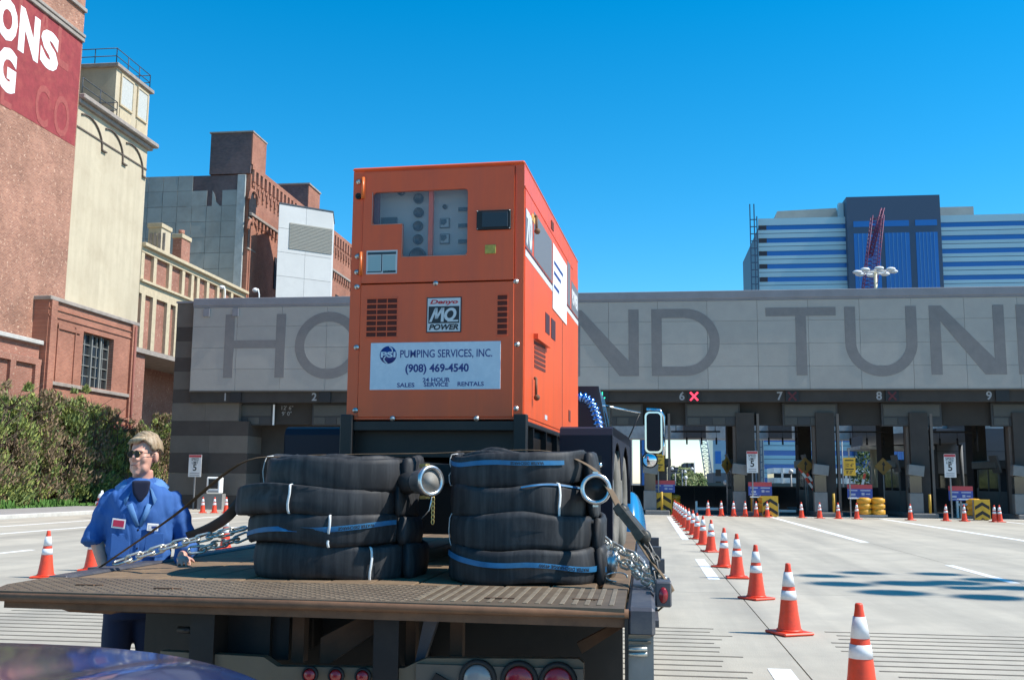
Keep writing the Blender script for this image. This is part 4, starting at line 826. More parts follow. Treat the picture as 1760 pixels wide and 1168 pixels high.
tp=[(-2.60,3.88),(-2.69,4.12),(-2.70,4.45),(-.075,4.45),(-.075,3.78)]
MB().prism(tp,DZ-.03,DZ,axis='z').build('tail_plate',m_plate,T)
mb=MB()
for j in range(21):
    for i in range(62):
        x=-2.65+i*.029;y=3.83+j*.029
        if x<-2.58 and y<4.0+(-2.58-x)*.5: continue
        if y>4.42 or x>-.1 or y<3.82+(-x)*.033: continue
        s=1 if (i+j)%2 else -1;M=Matrix.Translation((x,y,DZ))@Matrix.Rotation(s*R(38),4,'Z')
        mb.add([(-.011,-.003,0),(.011,-.003,0),(.011,.003,0),(-.011,.003,0),(-.007,0,.0024),(.007,0,.0024)],[(0,1,5,4),(2,3,4,5),(1,2,5),(3,0,4)],M=M)
mb.build('tread_pattern',m_plate,T,kind='stuff')
m_rib=mat('worn_rib_steel',(.25,.20,.14),.5,metal=.2,var=.3,vs_=20,dirt=(.22,.16,.10),ds=8)
for k in range(17): x=-.87+k*.046;MB().box(x,x+.019,3.86+(-x)*.03,4.44,DZ,DZ+.0035,b=.0015).build('worn_rib',m_rib,T)
mb=MB();mb.tube([(-.06,3.79,DZ-.018),(-1.2,3.825,DZ-.02),(-2.60,3.875,DZ-.024),(-2.69,4.12,DZ-.024),(-2.71,4.5,DZ-.024)],.0165,8,sx=.7);mb.build('rear_lip',m_rust,T)
MB().prism([(-2.55,3.895),(-.07,3.80),(-.07,3.87),(-2.55,3.965)],DZ-.068,DZ-.032,axis='z').build('rear_beam',m_rust,T)
MB().prism([(DZ-.03,-2.52),(DZ-.03,-2.0),(DZ-.09,-2.12),(DZ-.085,-2.3)],3.95,4.3,axis='y',M=Matrix(((0,0,1,0),(0,1,0,0),(1,0,0,0),(0,0,0,1)))).build('corner_gusset',m_rust,T)
x=-2.66;pl=MB().box(.004,.196,0,5.2,-.04,0,b=.004).mesh('plank',m_wood)
for k in range(13):
    if k<12: link('plank',pl,T,(x+.05+k*.2,4.455,DZ-.004+random.uniform(-.003,.003)))
for k in range(6): MB().box(-2.6,-.1,4.9+k*.9,5.0+k*.9,DZ-.2,DZ-.045).build('cross_member',m_rust,T)
MB().box(-.185,-.07,4.455,9.65,DZ-.04,DZ-.002,b=.003).build('plank',m_wood,T)
MB().box(-.065,.035,3.79,9.65,DZ-.10,DZ+.004,b=.012).build('side_rail',m_dsteel,T);MB().box(-2.72,-2.62,4.46,9.65,DZ-.10,DZ+.004,b=.01).build('side_rail',m_dsteel,T)
for y in (4.95,6.2,7.4,8.6):
    for xx in (.035,-2.80): MB().box(xx,xx+.08,y,y+.1,DZ-.08,DZ+.0).build('stake_pocket',m_dsteel,T)
MB().box(.035,.05,3.95,9.6,DZ-.085,DZ-.06).build('rub_rail',m_dsteel,T)
# hinges marks on plate
for (u,v) in ((150,1005),(285,1011),(858,1028),(1010,1030)):
    p=PZ(u,v,DZ+.002);MB().box(p.x-.05,p.x+.03,p.y-.006,p.y+.006,DZ,DZ+.006).box(p.x-.06,p.x+.06,p.y+.012,p.y+.02,DZ,DZ+.004).build('hinge_slot',m_rust,T)
# right rear marker box
mk=MB();mk.box(.04,.105,4.24,4.36,1.035,1.135,b=.006).build('light_box',m_dsteel,T)
m_tred=mat('tail_light_red',(.27,.010,.016),.25,coat=.5);m_tclear=mat('reverse_light_clear',(.26,.26,.26),.2,coat=.6);m_rub=mat('black_rubber',(.016,.016,.017),.7)
q=PY(1136,1026,4.235);M=Matrix.Translation((.072,4.24,1.082))@Matrix.Rotation(R(90),4,'X')@Matrix.Scale(1.7,4,(0,1,0));MB().lathe([(.019,0),(.016,.006),(0,.009)],16,M=M).build('marker_light',m_tred,T)
# underside
m_urust=mat('shaded_rust',(.065,.034,.02),.85,var=.3,vs_=8)  # darker rust: the shade under the bed is put into its colour
for xx in (-1.75,-1.0): MB().box(xx-.05,xx+.05,3.98,11.5,.72,1.0).build('chassis_rail',m_black,T)
MB().box(-1.83,-1.52,4.12,4.15,.45,1.03).build('mudflap',m_black,T)
MB().box(-1.83,-1.45,4.15,4.6,.80,1.02).build('tool_box',m_black,T)
MB().cyl((-1.86,4.0,.93),(-1.8,4.0,.93),.014,n=8).build('latch',m_black,T)
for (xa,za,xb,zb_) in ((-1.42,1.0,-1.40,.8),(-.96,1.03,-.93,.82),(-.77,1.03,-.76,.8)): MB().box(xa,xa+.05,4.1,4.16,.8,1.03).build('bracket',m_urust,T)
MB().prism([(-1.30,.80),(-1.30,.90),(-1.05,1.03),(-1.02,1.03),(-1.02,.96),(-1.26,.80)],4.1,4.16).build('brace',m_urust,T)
MB().prism([(-.9,.82),(-.86,.84),(-.80,1.02),(-.86,1.02)],4.05,4.1).build('brace',m_dsteel,T)
MB().prism([(-.25,.86),(-.27,.90),(-.1,.99),(-.08,.97)],4.15,4.19).build('hook',m_rust,T)
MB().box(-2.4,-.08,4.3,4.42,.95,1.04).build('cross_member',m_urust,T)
MB().box(-2.3,-.1,4.6,4.66,.6,1.04).build('back_plate',m_black,T)
# bumper with lamps
MB().prism([(-1.93,.845),(-1.50,.835),(-1.44,.80),(-.93,.81),(-.88,.835),(-.84,.85),(-.255,.865),(-.235,.85),(-.235,.55),(-1.93,.55)],4.0,4.05).build('bumper',m_beige,T)
MB().box(-.88,-.235,3.985,4.0,.56,.83).build('light_panel',mat('light_panel_grey',(.12,.10,.08),.6,var=.15),T)
def lampf(x,z,r,m):
    l=MB().lathe([(r*1.28,0),(r*1.25,.012),(r*1.02,.018),(r,.012)],24,M=Matrix.Translation((x,3.985,z))@Matrix.Rotation(R(90),4,'X')).build('light_ring',m_rub,T)
    MB().lathe([(r,.008),(r*.85,.018),(r*.4,.024),(0,.025)],24,M=Matrix.Translation((x,3.985,z))@Matrix.Rotation(R(90),4,'X')).build('lens',m,l)
for x,m in ((-.638,m_tclear),(-.478,m_tred),(-.330,m_tred)): lampf(x,.782,.058,m)
for x in (-1.30,-1.195,-1.088): lampf(x,.778,.026,m_tred)
MB().prism([(-.86,.55),(-.86,.70),(-.80,.80),(-.72,.76),(-.72,.55)],3.97,3.985).build('number_bracket',m_black,T)
# right corner post
MB().box(-.062,.028,3.80,3.84,.5,1.045).build('corner_post',m_dsteel.copy() if False else mat('post_grey',(.20,.205,.20),.5,metal=.2,var=.15,vs_=8),T)
MB().box(-.075,-.062,3.79,4.3,.5,1.045).build('post_side',m_black,T)
for k in range(3): MB().box(-.052+k*.022,-.046+k*.022,3.795,3.80,.995,1.04).build('slot',m_black,T)
for z in (.985,.963): MB().box(-.06,.018,3.785,3.80,z-.004,z+.004).build('hook_plate',m_beige,T)
for z in (.942,.925): MB().cyl((-.06,3.785,z-.003),(0.005,3.78,z),.007,.009,n=8).build('bolt',mat('zinc_bolt',(.45,.44,.40),.35,metal=.7),T)
# wheels of the truck
m_tyre=mat('tyre_rubber',(.028,.027,.026),.75,var=.25,vs_=12,dirt=(.12,.105,.085),ds=4,da=.7)
m_rim=mat('rim_steel',(.25,.25,.25),.4,metal=.6)
def wheel(par,x,y,z,r,w,sx=1,name='wheel'):
    M=Matrix.Translation((x,y,z))@Matrix.Rotation(R(90),4,'Y')
    prof=[(r*.55,-w*.42),(r*.62,-w*.5),(r*.86,-w*.52),(r*.97,-w*.44),(r,-w*.36),(r,-w*.2),(r*.975,-w*.18),(r*.975,-w*.14),(r,-w*.12),(r,w*.12),(r*.975,w*.14),(r*.975,w*.18),(r,w*.2),(r,w*.36),(r*.97,w*.44),(r*.86,w*.52),(r*.62,w*.5),(r*.55,w*.42)]
    q=MB().lathe(prof,36,M=M,closed=True).build(name,m_tyre,par)
    MB().lathe([(r*.56,-w*.4),(r*.5,-w*.1),(r*.5,w*.3),(r*.56,w*.42)],28,M=M).build('rim',m_rim,q)
    MB().lathe([(0,w*.05*sx),(r*.2,w*.12*sx),(r*.22,w*.3*sx),(0,w*.34*sx)],16,M=M).build('hub',m_rim,q)
    return q
for x in (-2.4,-2.12,-.62,-.34): wheel(T,x,7.2,.47,.47,.26)
# cab (mostly hidden)
m_cabb=mat('cab_blue',(.02,.20,.42),.25,coat=.7,spec=.6);m_cabd=mat('cab_shaded',(.035,.022,.03),.4,coat=.3)  # back of the blue cab darkened, its shade put into the colour
MB().prism([(-2.22,.95),(-.36,.95),(-.33,1.9),(-.43,2.45),(-2.14,2.45),(-2.25,1.9)],9.85,9.9).build('cab_back',m_cabd,T)
MB().prism([(-2.22,.95),(-.36,.95),(-.33,1.9),(-.43,2.44),(-2.14,2.44),(-2.25,1.9)],9.9,11.4).build('cab',m_cabb,T)
MB().box(-1.9,-.7,9.83,9.85,1.75,2.25).build('rear_window',m_darkglass,T)
MB().box(-.345,-.335,10.2,10.9,1.85,2.3).build('side_window',m_darkglass,T)
MB().prism([(11.4,.9),(13.2,.9),(13.2,1.5),(11.4,1.85)],-2.0,-.6,axis='x').build('hood',m_cabb,T)
for x in (-.06,-2.52):
    arc=[(12.2+.62*math.cos(t),.78+.66*math.sin(t)) for t in [math.pi*i/16 for i in range(17)]]+[(12.2-.52*math.cos(t),.78+.55*math.sin(t)) for t in [math.pi*i/16 for i in range(17)]]
    mb=MB().sphere((x-.09,12.2,.80),1,24,16,sc=(.18,.66,.62))
    mb.build('front_fender',m_cabb,T);wheel(T,x-.06,12.2,.48,.48,.26)
m_chr=mat('chrome',(.75,.76,.78),.12,metal=1)
a=PY(1036,696,10.2);b=PY(1100,709,10.9);MB().tube([a,b],.009,8).build('mirror_arm',m_chr,T);MB().tube([b+Vector((0,0,0)),PY(1075,765,10.9)],.008,6).build('mirror_arm',m_black,T)
mx0=PY(1108,705,10.9).x;mx1=PY(1138,705,10.9).x;mz1=PY(1122,707,10.9).z;mz0=PY(1122,778,10.9).z
def rrect(x0,x1,z0,z1,r,n=6):
    o=[]
    for cx,cz,a0 in ((x1-r,z1-r,0),(x0+r,z1-r,90),(x0+r,z0+r,180),(x1-r,z0+r,270)):
        for i in range(n+1): t=R(a0+90*i/n);o.append((cx+r*math.cos(t),cz+r*math.sin(t)))
    return o
MB().prism(rrect(mx0,mx1,mz0,mz1,.05),10.9,10.98).build('mirror_shell',m_chr,T);MB().prism(rrect(mx0+.018,mx1-.018,mz0+.018,mz1-.018,.04),10.885,10.9).build('mirror_glass',mat('mirror_dark',(.012,.014,.020),.5,spec=.2),T)
MB().tube([(mx1+.01,10.95,mz0-.02),(mx1+.02,10.95,mz0+.08),(mx1+.02,10.95,mz1-.05),(mx1-.02,10.95,mz1+.02),(mx0+.02,10.95,mz1+.03)],.014,8).build('mirror_bracket',m_chr,T)
p=PY(1117,790,10.9);MB().sphere((p.x,10.92,p.z),.075,sc=(1,.35,1),n=20,m=12).build('spot_mirror',m_chr,T);MB().tube([(p.x+.078*math.cos(t),10.92,p.z+.078*math.sin(t)) for t in [2*math.pi*i/24 for i in range(24)]],.009,6,closed=True,up=(0,1,0)).build('mirror_rim',m_black,T)
m_bchr=mat('sky_tint_chrome',(.22,.38,.80),.2,metal=1)  # chrome with its blue reflection put into the base colour
pts=[PY(u,v,9.6) for u,v in ((975,690),(990,682),(1003,683),(1014,690),(1021,703),(1026,718),(1030,735),(1032,760))]
mb=MB();path=[]
for a,b in zip(pts[:-1],pts[1:]):
    for i in range(8): path.append(a.lerp(b,i/8))
mb.tube(path,[.042+.009*(1 if k%4<2 else -1) for k in range(len(path))],12,up=(0,1,0));mb.build('exhaust_flex',m_bchr,T)
# ------------------------------------------------ trailer-mounted generator
GA=R(-2.8);EX=Vector((math.cos(GA),math.sin(GA),0));EY=Vector((-math.sin(GA),math.cos(GA),0));GF=5.42
def L2(r): return Vector((r.dot(EX),r.dot(EY),r.z))
def GY(u,v,yl=GF):
    l=L2(ray(u,v));t=yl/l.y;return Vector((l.x*t,yl,CH+l.z*t))
def GX(u,v,xl):
    l=L2(ray(u,v));t=xl/l.x;return Vector((xl,l.y*t,CH+l.z*t))
m_or=mat('generator_orange',(.80,.112,.027),.36,var=.06,vs_=1.5,spec=.45,bump=.02,bs=150,dirt=(.58,.075,.03),ds=2.5,da=.4,streak=((7,7,.5),(.50,.09,.045),.38))
m_orh=mat('hinge_orange',(.8,.16,.03),.35)
m_screw=mat('screw_head',(.55,.52,.48),.3,metal=.8);m_seam=mat('door_seam_dark',(.02,.012,.01),.8);m_grille=mat('grille_dark',(.10,.018,.010),.8)
gl=GY(602,500).x;gr_=GY(900,500).x;gz0=(GY(602,722).z+GY(898,712).z)/2-.01;gz1=(GY(607,295).z+GY(903,283).z)/2
GL=GX(993,440,gr_).y-GF
G=thing('generator','bright orange trailer-mounted generator with company sign and round gauges behind glass','generator',(0,0,0),GA,local=True)
def gb(mb,name,m,par=None,**k): return mb.build(name,m,par or G,**k)
FY=GF
# body: shell as panels so the control window is a real recess
wx0,wx1,wz0,wz1=GY(640,388).x,GY(804,388).x,GY(720,441).z,GY(720,328).z
sx=GY(692,412).x;sz=GY(665,386).z
sx0=GY(624,400).x;sx1=GY(884,400).x;sz0=GY(750,484).z;sz1=GY(750,292).z
mb=MB();mb.box(gl,gr_,FY+.16,FY+GL,gz0,gz1);gb(mb,'body',m_or)
mb=MB();mb.box(gl,gl+.012,FY,FY+.16,gz0,gz1);mb.box(gr_-.012,gr_,FY,FY+.16,gz0,gz1);mb.box(gl+.012,gr_-.012,FY,FY+.16,gz1-.012,gz1);mb.box(gl+.012,gr_-.012,FY+.004,FY+.16,gz0,gz0+.02)
mb.box(gl+.012,sx0-.004,FY,FY+.02,gz0,gz1-.012);mb.box(sx1+.004,gr_-.012,FY,FY+.02,gz0,gz1-.012);mb.box(sx0-.004,sx1+.004,FY,FY+.02,sz1+.004,gz1-.012);gb(mb,'corner_frame',m_or)
mb=MB();mb.box(gl-.004,gr_+.004,FY-.012,FY+GL+.01,gz1,gz1+.02,b=.008);gb(mb,'roof',m_or)
MB().box(sx0-.006,sx1+.006,FY+.022,FY+.03,sz0-.006,sz1+.006).build('seam_shadow_gap',m_seam,G) if False else None
# lower panel
lp=MB();lp.box(sx0-.002,sx1+.002,FY-.004,FY+.016,gz0+.012,sz0-.007,b=.003);gb(lp,'lower_panel',m_or)
# door with L-shaped window (polygonal frame pieces)
D=thing('door',None,None,(0,0,0));D.parent=G
if 'world_pi' in D: del D['world_pi']
dy0,dy1=FY-.008,FY+.012
mb=MB();mb.box(sx0,wx0,dy0,dy1,sz0,sz1);mb.box(wx1,sx1,dy0,dy1,sz0,sz1);mb.box(wx0,wx1,dy0,dy1,wz1,sz1);mb.box(sx,wx1,dy0,dy1,sz0,wz0);mb.box(wx0,sx,dy0,dy1,sz0,sz);gb(mb,'door_panel',m_or,D)
# rounded inner corners
def corner(mb,cx,cz,r,a0):
    pts=[(cx,cz)]+[(cx+r*(1-math.cos(0))*0,0)]*0
    n=6;arc=[]
    sxn=1 if a0 in(180,270) else -1
    return
mb=MB();r=.022
for (cx,cz,sa,sb) in ((wx0,wz1,1,-1),(wx1,wz1,-1,-1),(wx1,wz0,-1,1),(sx,wz0,1,1),(wx0,sz,1,1)):
    pts=[(cx,cz)]+[(cx+sa*r*(1-math.sin(t)),cz+sb*r*(1-math.cos(t))) for t in [math.pi/2*i/6 for i in range(7)]]
    mb.prism(pts,dy0+.0005,dy1-.0005)
gb(mb,'window_corner',m_or,D)
m_gasket=mat('window_gasket',(.42,.25,.2),.5)
mb=MB()
for a,b in (((sx,wz0),(wx1,wz0)),((sx,wz0),(sx,sz)),((wx0,sz),(sx,sz)),((wx0,sz),(wx0,wz1))):
    mb.cyl((a[0],dy0,a[1]),(b[0],dy0,b[1]),.0022,n=6)
gb(mb,'gasket',m_gasket,D)
m_cp=mat('control_panel_grey',(.34,.36,.36),.6);m_gauge=mat('gauge_dark',(.03,.045,.055),.3);m_gface=mat('gauge_face',(.11,.15,.17),.3)
py=FY+.09
gb(MB().box(wx0-.05,wx1+.08,py,py+.01,wz0-.1,wz1+.06),'instrument_panel',m_cp)
ctrl=MB();xx=GY(742,388,py).x;ctrl.box(xx-.012,xx+.012,py-.03,py,wz0-.1,wz1+.06);gb(ctrl,'divider',m_or)
gb(MB().box(wx0-.04,wx0+.015,py-.012,py,wz0-.1,wz1+.06),'divider',mat('purple_trim',(.2,.06,.09),.6))
for (u,v,rp,face) in ((720,342,18,0),(720,366,18,1),(719,389,18,0),(719,412,18,0),(718,440,29,0),(690,330,14,0),(765,356,8,0)):
    p=GY(u,v,py);rr=rp*.5/316*1.05;M=Matrix.Translation((p.x,py,p.z))@Matrix.Rotation(R(90),4,'X')
    g_=gb(MB().lathe([(rr,0),(rr,.012),(rr*.85,.014),(rr*.82,.008)],22,M=M),'gauge',m_gauge);gb(MB().lathe([(rr*.82,.006),(0,.007)],22,M=M),'dial',mat('dial_teal',(.05,.2,.24),.3) if face else m_gface,g_)
for (u,v) in ((765,384),(765,411)):
    p=GY(u,v,py);g_=gb(MB().box(p.x-.028,p.x+.028,py-.012,py,p.z-.028,p.z+.028),'meter',m_gauge);gb(MB().box(p.x-.024,p.x+.024,py-.014,py-.012,p.z-.024,p.z+.024),'dial',mat('meter_pale',(.32,.34,.34),.4),g_)
    gb(MB().prism([(p.x-.022,p.z+.020),(p.x+.010,p.z+.020),(p.x+.012,p.z+.002),(p.x-.004,p.z-.014),(p.x-.020,p.z-.010)],py-.018,py-.014),'needle_plate',m_gauge,g_)
for v in (356,384,411):
    p=GY(798,v,py);g_=gb(MB().box(p.x-.032,p.x+.032,py-.012,py,p.z-.026,p.z+.028),'meter',MATS['meter_pale']);gb(MB().box(p.x-.032,p.x+.032,py-.014,py-.012,p.z-.026,p.z-.004),'meter_base',m_gauge,g_)
p=GY(670,380,py);gb(MB().box(p.x-.05,p.x+.045,py-.01,py,p.z-.02,p.z+.02),'label_plate',m_gauge)
m_pane=mat('acrylic_pane',(.30,.36,.42,1),.06,spec=.5)
_n=m_pane.node_tree;_p=_n.nodes['Principled BSDF'];_p.inputs['Alpha'].default_value=.22
mb=MB();mb.face([(wx0,FY+.004,sz),(sx,FY+.004,sz),(sx,FY+.004,wz0),(wx1,FY+.004,wz0),(wx1,FY+.004,wz1),(wx0,FY+.004,wz1)]);gb(mb,'window_pane',m_pane,D)
for (v0,v1) in ((306,342),(434,474)):
    a=GY(625,v0);b=GY(625,v1);gb(MB().cyl((sx0-.004,dy0-.006,a.z),(sx0-.004,dy0-.006,b.z),.0085,n=10).box(sx0-.004,sx0+.012,dy0-.003,dy0,b.z,a.z),'hinge',m_orh,D)
def screw(u,v,r=.0115,par=None):
    p=GY(u,v);M=Matrix.Translation((p.x,FY-.006,p.z))@Matrix.Rotation(R(90),4,'X');gb(MB().lathe([(r*1.35,0),(r*1.3,.002),(r,.003),(r*.8,.009),(0,.011)],14,M=M),'screw',m_screw,par)
for u,v in ((617,313),(615,441),(614,468),(614,493),(749,487),(887,484),(613,597),(889,592),(611,705),(675,719),(819,719),(887,702)): screw(u,v)
p=GY(617,338);M=Matrix.Translation((p.x,FY-.004,p.z))@Matrix.Rotation(R(90),4,'X');gb(MB().lathe([(.018,0),(.017,.012),(.012,.014),(.010,.006),(0,.005)],16,M=M),'lock',m_blk)
# black latch
a=GY(820,397);b=GY(879,361);lt=gb(MB().box(a.x,b.x,FY-.020,FY-.008,a.z,b.z,b=.004),'latch_plate',m_blk,D)
gb(MB().box(a.x+.03,b.x-.015,FY-.026,FY-.02,a.z+.012,b.z-.012,b=.003),'latch_paddle',mat('latch_black',(.03,.03,.035),.3),D)
for (x,z) in ((a.x+.006,a.z+.006),(a.x+.006,b.z-.006),(b.x-.006,a.z+.006),(b.x-.006,b.z-.006),((a.x+b.x)/2,(a.z+b.z)/2)): gb(MB().sphere((x,FY-.022,z),.0035,8,5),'rivet',m_screw,D)
a=GY(834,437);b=GY(853,421);gb(MB().box(a.x,b.x,FY-.013,FY-.008,a.z,b.z,b=.002),'brass_plate',mat('brass_yellow',(.50,.36,.07),.4,metal=.3,var=.3,vs_=60),D)
# instruction label
a=GY(630,472);b=GY(684,430);gb(MB().box(a.x,b.x,FY-.0105,FY-.008,a.z,b.z),'label',mat('label_white',(.55,.56,.55),.5),D)
w=b.x-a.x;h=b.z-a.z
for (x0,x1,z0,z1,mm) in ((.06,.46,.12,.78,'label_teal'),(.54,.94,.12,.78,'label_teal'),(.04,.96,.82,.93,'gauge_dark'),(.04,.5,.07,.12,'gauge_dark'),(.55,.96,.04,.14,'gauge_dark'),(.485,.515,.1,.85,'gauge_dark')):
    gb(MB().box(a.x+w*x0,a.x+w*x1,FY-.0115,FY-.0105,a.z+h*z0,a.z+h*z1),'label_field',MATS.get(mm) or mat('label_teal',(.30,.42,.42),.5),D)
# grilles
def grille(u0,u1,v0,v1,nc,nr,gapx=.006,gapz=.008):
    a=GY(u0,v1);b=GY(u1,v0);w=(b.x-a.x)/nc;h=(b.z-a.z)/nr
    for i in range(nc):
        for j in range(nr):
            x=a.x+i*w;z=a.z+j*h
            gb(MB().box(x+gapx/2,x+w-gapx/2,FY-.0052,FY-.004,z+gapz/2,z+h-gapz/2),'vent_slot',m_grille)
            gb(MB().add([(x+gapx/2,FY-.005,z+h-gapz/2),(x+w-gapx/2,FY-.005,z+h-gapz/2),(x+w-gapx/2,FY-.013,z+h*.45),(x+gapx/2,FY-.013,z+h*.45)],[(0,1,2,3)]),'vent_lip',m_or) if False else None
grille(629,684,512,580,3,7);grille(854,873,506,576,1,7)
for (u0,u1,v0,v1,nc,nr) in ((629,684,512,580,3,7),(854,873,506,576,1,7)):
    a=GY(u0,v1);b=GY(u1,v0);mb=MB();h=(b.z-a.z)/nr
    for j in range(nr+1): mb.box(a.x,b.x,FY-.010,FY-.005,a.z+j*h-.0035,a.z+j*h+.0035)
    gb(mb,'louvre_ribs',m_or)
# brand plate
m_bw=mat('decal_white',(.62,.62,.62),.45);m_bk=mat('decal_black',(.02,.02,.025),.45);m_rdd=mat('decal_red',(.55,.02,.03),.45);m_bl_=mat('decal_blue',(.02,.04,.20),.45)
a=GY(733,572);b=GY(794,510);pw_=b.x-a.x;ph=b.z-a.z;pb=gb(MB().box(a.x,b.x,FY-.008,FY-.004,a.z,b.z,b=.001),'brand_plate',m_bk)
gb(MB().box(a.x+.006,b.x-.006,FY-.0088,FY-.008,a.z+.006,b.z-.006),'plate_field',m_bw,pb);gb(MB().box(a.x+.012,b.x-.012,FY-.0096,FY-.0088,a.z+ph*.26,a.z+ph*.74),'plate_black',m_bk,pb)
def gtext(s,cx,cz,h,width,m,par,y=FY-.010,bold=.02,shear=0,sp=1.0,wn=None,name='lettering'):
    sz_=h/.70;o=text(s,sz_,m,par,(cx,y,cz),bold=bold*sz_,shear=shear,name=name,ext=.0004,sp=sp);o['fitw']=width;return o
gtext('Denyo',(a.x+b.x)/2,a.z+ph*.86,ph*.11,pw_*.80,m_rdd,G,bold=.03,shear=.25)
LX0=a.x+.016;LW=pw_-.032;LZ_=a.z+ph*.30;LH=ph*.40
def lg(p,q,w=.10):
    x0,z0=LX0+p[0]*LW,LZ_+p[1]*LH;x1,z1=LX0+q[0]*LW,LZ_+q[1]*LH;w_=w*LW
    return [(x0,z0),(x0+w_,z0),(x1+w_,z1),(x1,z1)]
mb=MB()
for p_,q_,w_ in (((.0,.0),(.20,1),.085),((.20,1),(.20,.22),.085),((.20,.22),(.42,1),.085),((.42,1),(.40,.0),.095)): mb.prism(lg(p_,q_,w_),FY-.0103,FY-.0096)
gb(mb,'logo_letter',m_bw,pb)
mb=MB()
for i in range(24):
    t0=2*math.pi*i/24;t1=2*math.pi*(i+1)/24;qc=(.72,.52)
    def e_(t,rx,rz): return (LX0+LW*(qc[0]+rx*math.cos(t)+.10*rz*math.sin(t)),LZ_+LH*(qc[1]+rz*math.sin(t)))
    mb.prism([e_(t0,.205,.46),e_(t1,.205,.46),e_(t1,.11,.27),e_(t0,.11,.27)],FY-.0103,FY-.0096)
mb.prism(lg((.60,.22),(.95,.02),.06),FY-.0105,FY-.0097);mb.prism(lg((.62,.0),(.64,.12),.36),FY-.0104,FY-.0098)
gb(mb,'logo_letter',m_bw,pb)
gtext('POWER',(a.x+b.x)/2,a.z+ph*.145,ph*.15,pw_*.84,m_bk,G,bold=.035,shear=.25)
# company sign
a=GY(636,670);b=GY(861,586);m_sgn=mat('company_sign_white',(.60,.66,.72),.4,var=.05,vs_=8,dirt=(.8,.82,.85),ds=30,da=.5)
sg=gb(MB().box(a.x,b.x,FY-.008,FY-.004,a.z,b.z,b=.001),'company_sign',m_sgn)
sw=b.x-a.x;sh=b.z-a.z
def st(s,u0,u1,v,hpx,bold=.03,sp=1.0,m=m_bl_):
    p=GY((u0+u1)/2,v);w=GY(u1,v).x-GY(u0,v).x;h=GY(u0,v-hpx/2).z-GY(u0,v+hpx/2).z;gtext(s,p.x,p.z,h,w,m,G,y=FY-.0086,bold=bold,sp=sp)
st('PUMPING SERVICES, INC.',688,846,608,13,.010);st('(908) 469-4540',697,806,633,13,.03)
st('24 HOUR',727,774,653,7,.02);st('SALES',683,713,662,7,.02);st('SERVICE',729,771,661,7,.02);st('RENTALS',787,832,660,7,.02)
p=GY(668,610);rr=.049;M=Matrix.Translation((p.x,FY-.0082,p.z))@Matrix.Rotation(R(90),4,'X');gb(MB().lathe([(rr,0),(rr,.0004),(0,.0005)],28,M=M),'emblem',m_bl_)
mb=MB()
for s in (1,-1):
    mb.tube([(p.x+s*(.004+.020*math.sin(t)),FY-.0092,p.z+s*(.047-.047*2*t/math.pi/1.0*.5)) for t in [math.pi*i/10 for i in range(11)]],.0035,5,up=(0,1,0),sz=.2)
gb(mb,'emblem_swirl',m_sgn);gtext('PSI',p.x,p.z,.03,.085,m_sgn,G,y=FY-.0094,bold=.03)
# skid and trailer frame
zt=gz0-.004;zb_=GY(600,768).z
mb=MB();mb.box(gl+.02,gr_-.02,FY+.08,FY+GL-.02,zt-.2,zt);gb(mb,'skid',m_black)
for xx in (gl-.025,gr_-.045): gb(MB().box(xx,xx+.07,FY-.03,FY+.03,zt-.24,zt+.03,b=.004),'skid_post',m_black)
gb(MB().box(gl,gr_,FY-.01,FY+.06,zt-.055,zt-.008),'skid_beam',m_black)
gb(MB().box(gr_-.01,gr_+.02,FY+.03,FY+GL,zt-.03,zt-.004,b=.004),'skid_rail',m_black)
for k in range(5): gb(MB().box(gr_-.02,gr_+.015,FY+.28+k*.5,FY+.30+k*.5,zt-.24,zt-.03),'skid_rib',m_black)
gb(MB().box(gl-.05,gr_+.05,FY+.04,FY+GL+.1,zt-.34,zt-.24),'trailer_frame',m_black)
gb(MB().box(gl+.1,gr_-.1,FY+.1,FY+GL-.2,DZ+.16,zt-.34),'fuel_tank',m_black)
for xx in (gl,gr_-.08): gb(MB().box(xx,xx+.08,FY+.04,FY+GL,DZ+.3,zt-.34),'frame_web',m_black)
gb(MB().prism([(FY+GL,DZ+.35),(FY+GL,DZ+.45),(FY+GL+1.2,DZ+.40),(FY+GL+1.2,DZ+.34)],(gl+gr_)/2-.05,(gl+gr_)/2+.05,axis='x'),'drawbar',m_black)
gb(MB().cyl(((gl+gr_)/2,FY+GL+.8,DZ),((gl+gr_)/2,FY+GL+.8,DZ+.6),.04),'jockey_stand',m_black)
# fenders and tandem wheels
F0=5.80;m_fen=mat('fender_dark',(.012,.014,.026),.5,spec=.25);ft=DZ+.765
fr1=GY(1052,760,F0).x;fl0=GY(488,770,F0).x
def fender(x0,x1):
    pr=[(F0,DZ+.06),(F0,ft-.05),(F0+.02,ft-.012),(F0+.06,ft),(F0+1.55,ft),(F0+1.62,ft-.04),(F0+1.64,DZ+.3),(F0+1.6,DZ+.3),(F0+1.57,ft-.06),(F0+.06,ft-.05),(F0+.04,DZ+.06)]
    mb=MB();mb.prism(pr,x0,x1,axis='x');o=gb(mb,'fender',m_fen)
    out=x1 if x1>(gl+gr_)/2 else x0;s=1 if out==x1 else -1
    sk=[(F0,ft-.05),(F0+.06,ft),(F0+1.55,ft),(F0+1.62,ft-.04),(F0+1.6,ft-.16)]
    for c,r in ((F0+1.15,.36),(F0+.42,.36)):
        for i in range(9): t=math.pi*(.12+.76*i/8);sk.append((c+r*math.cos(t),DZ+.33+r*math.sin(t)))
    sk.append((F0,ft-.2));gb(MB().prism(sk,out-.006 if s>0 else out,out+.0 if s>0 else out+.006,axis='x'),'fender_skirt',m_fen)
    return o
fender(fr1-.30,fr1);fender(fl0,fl0+.36)
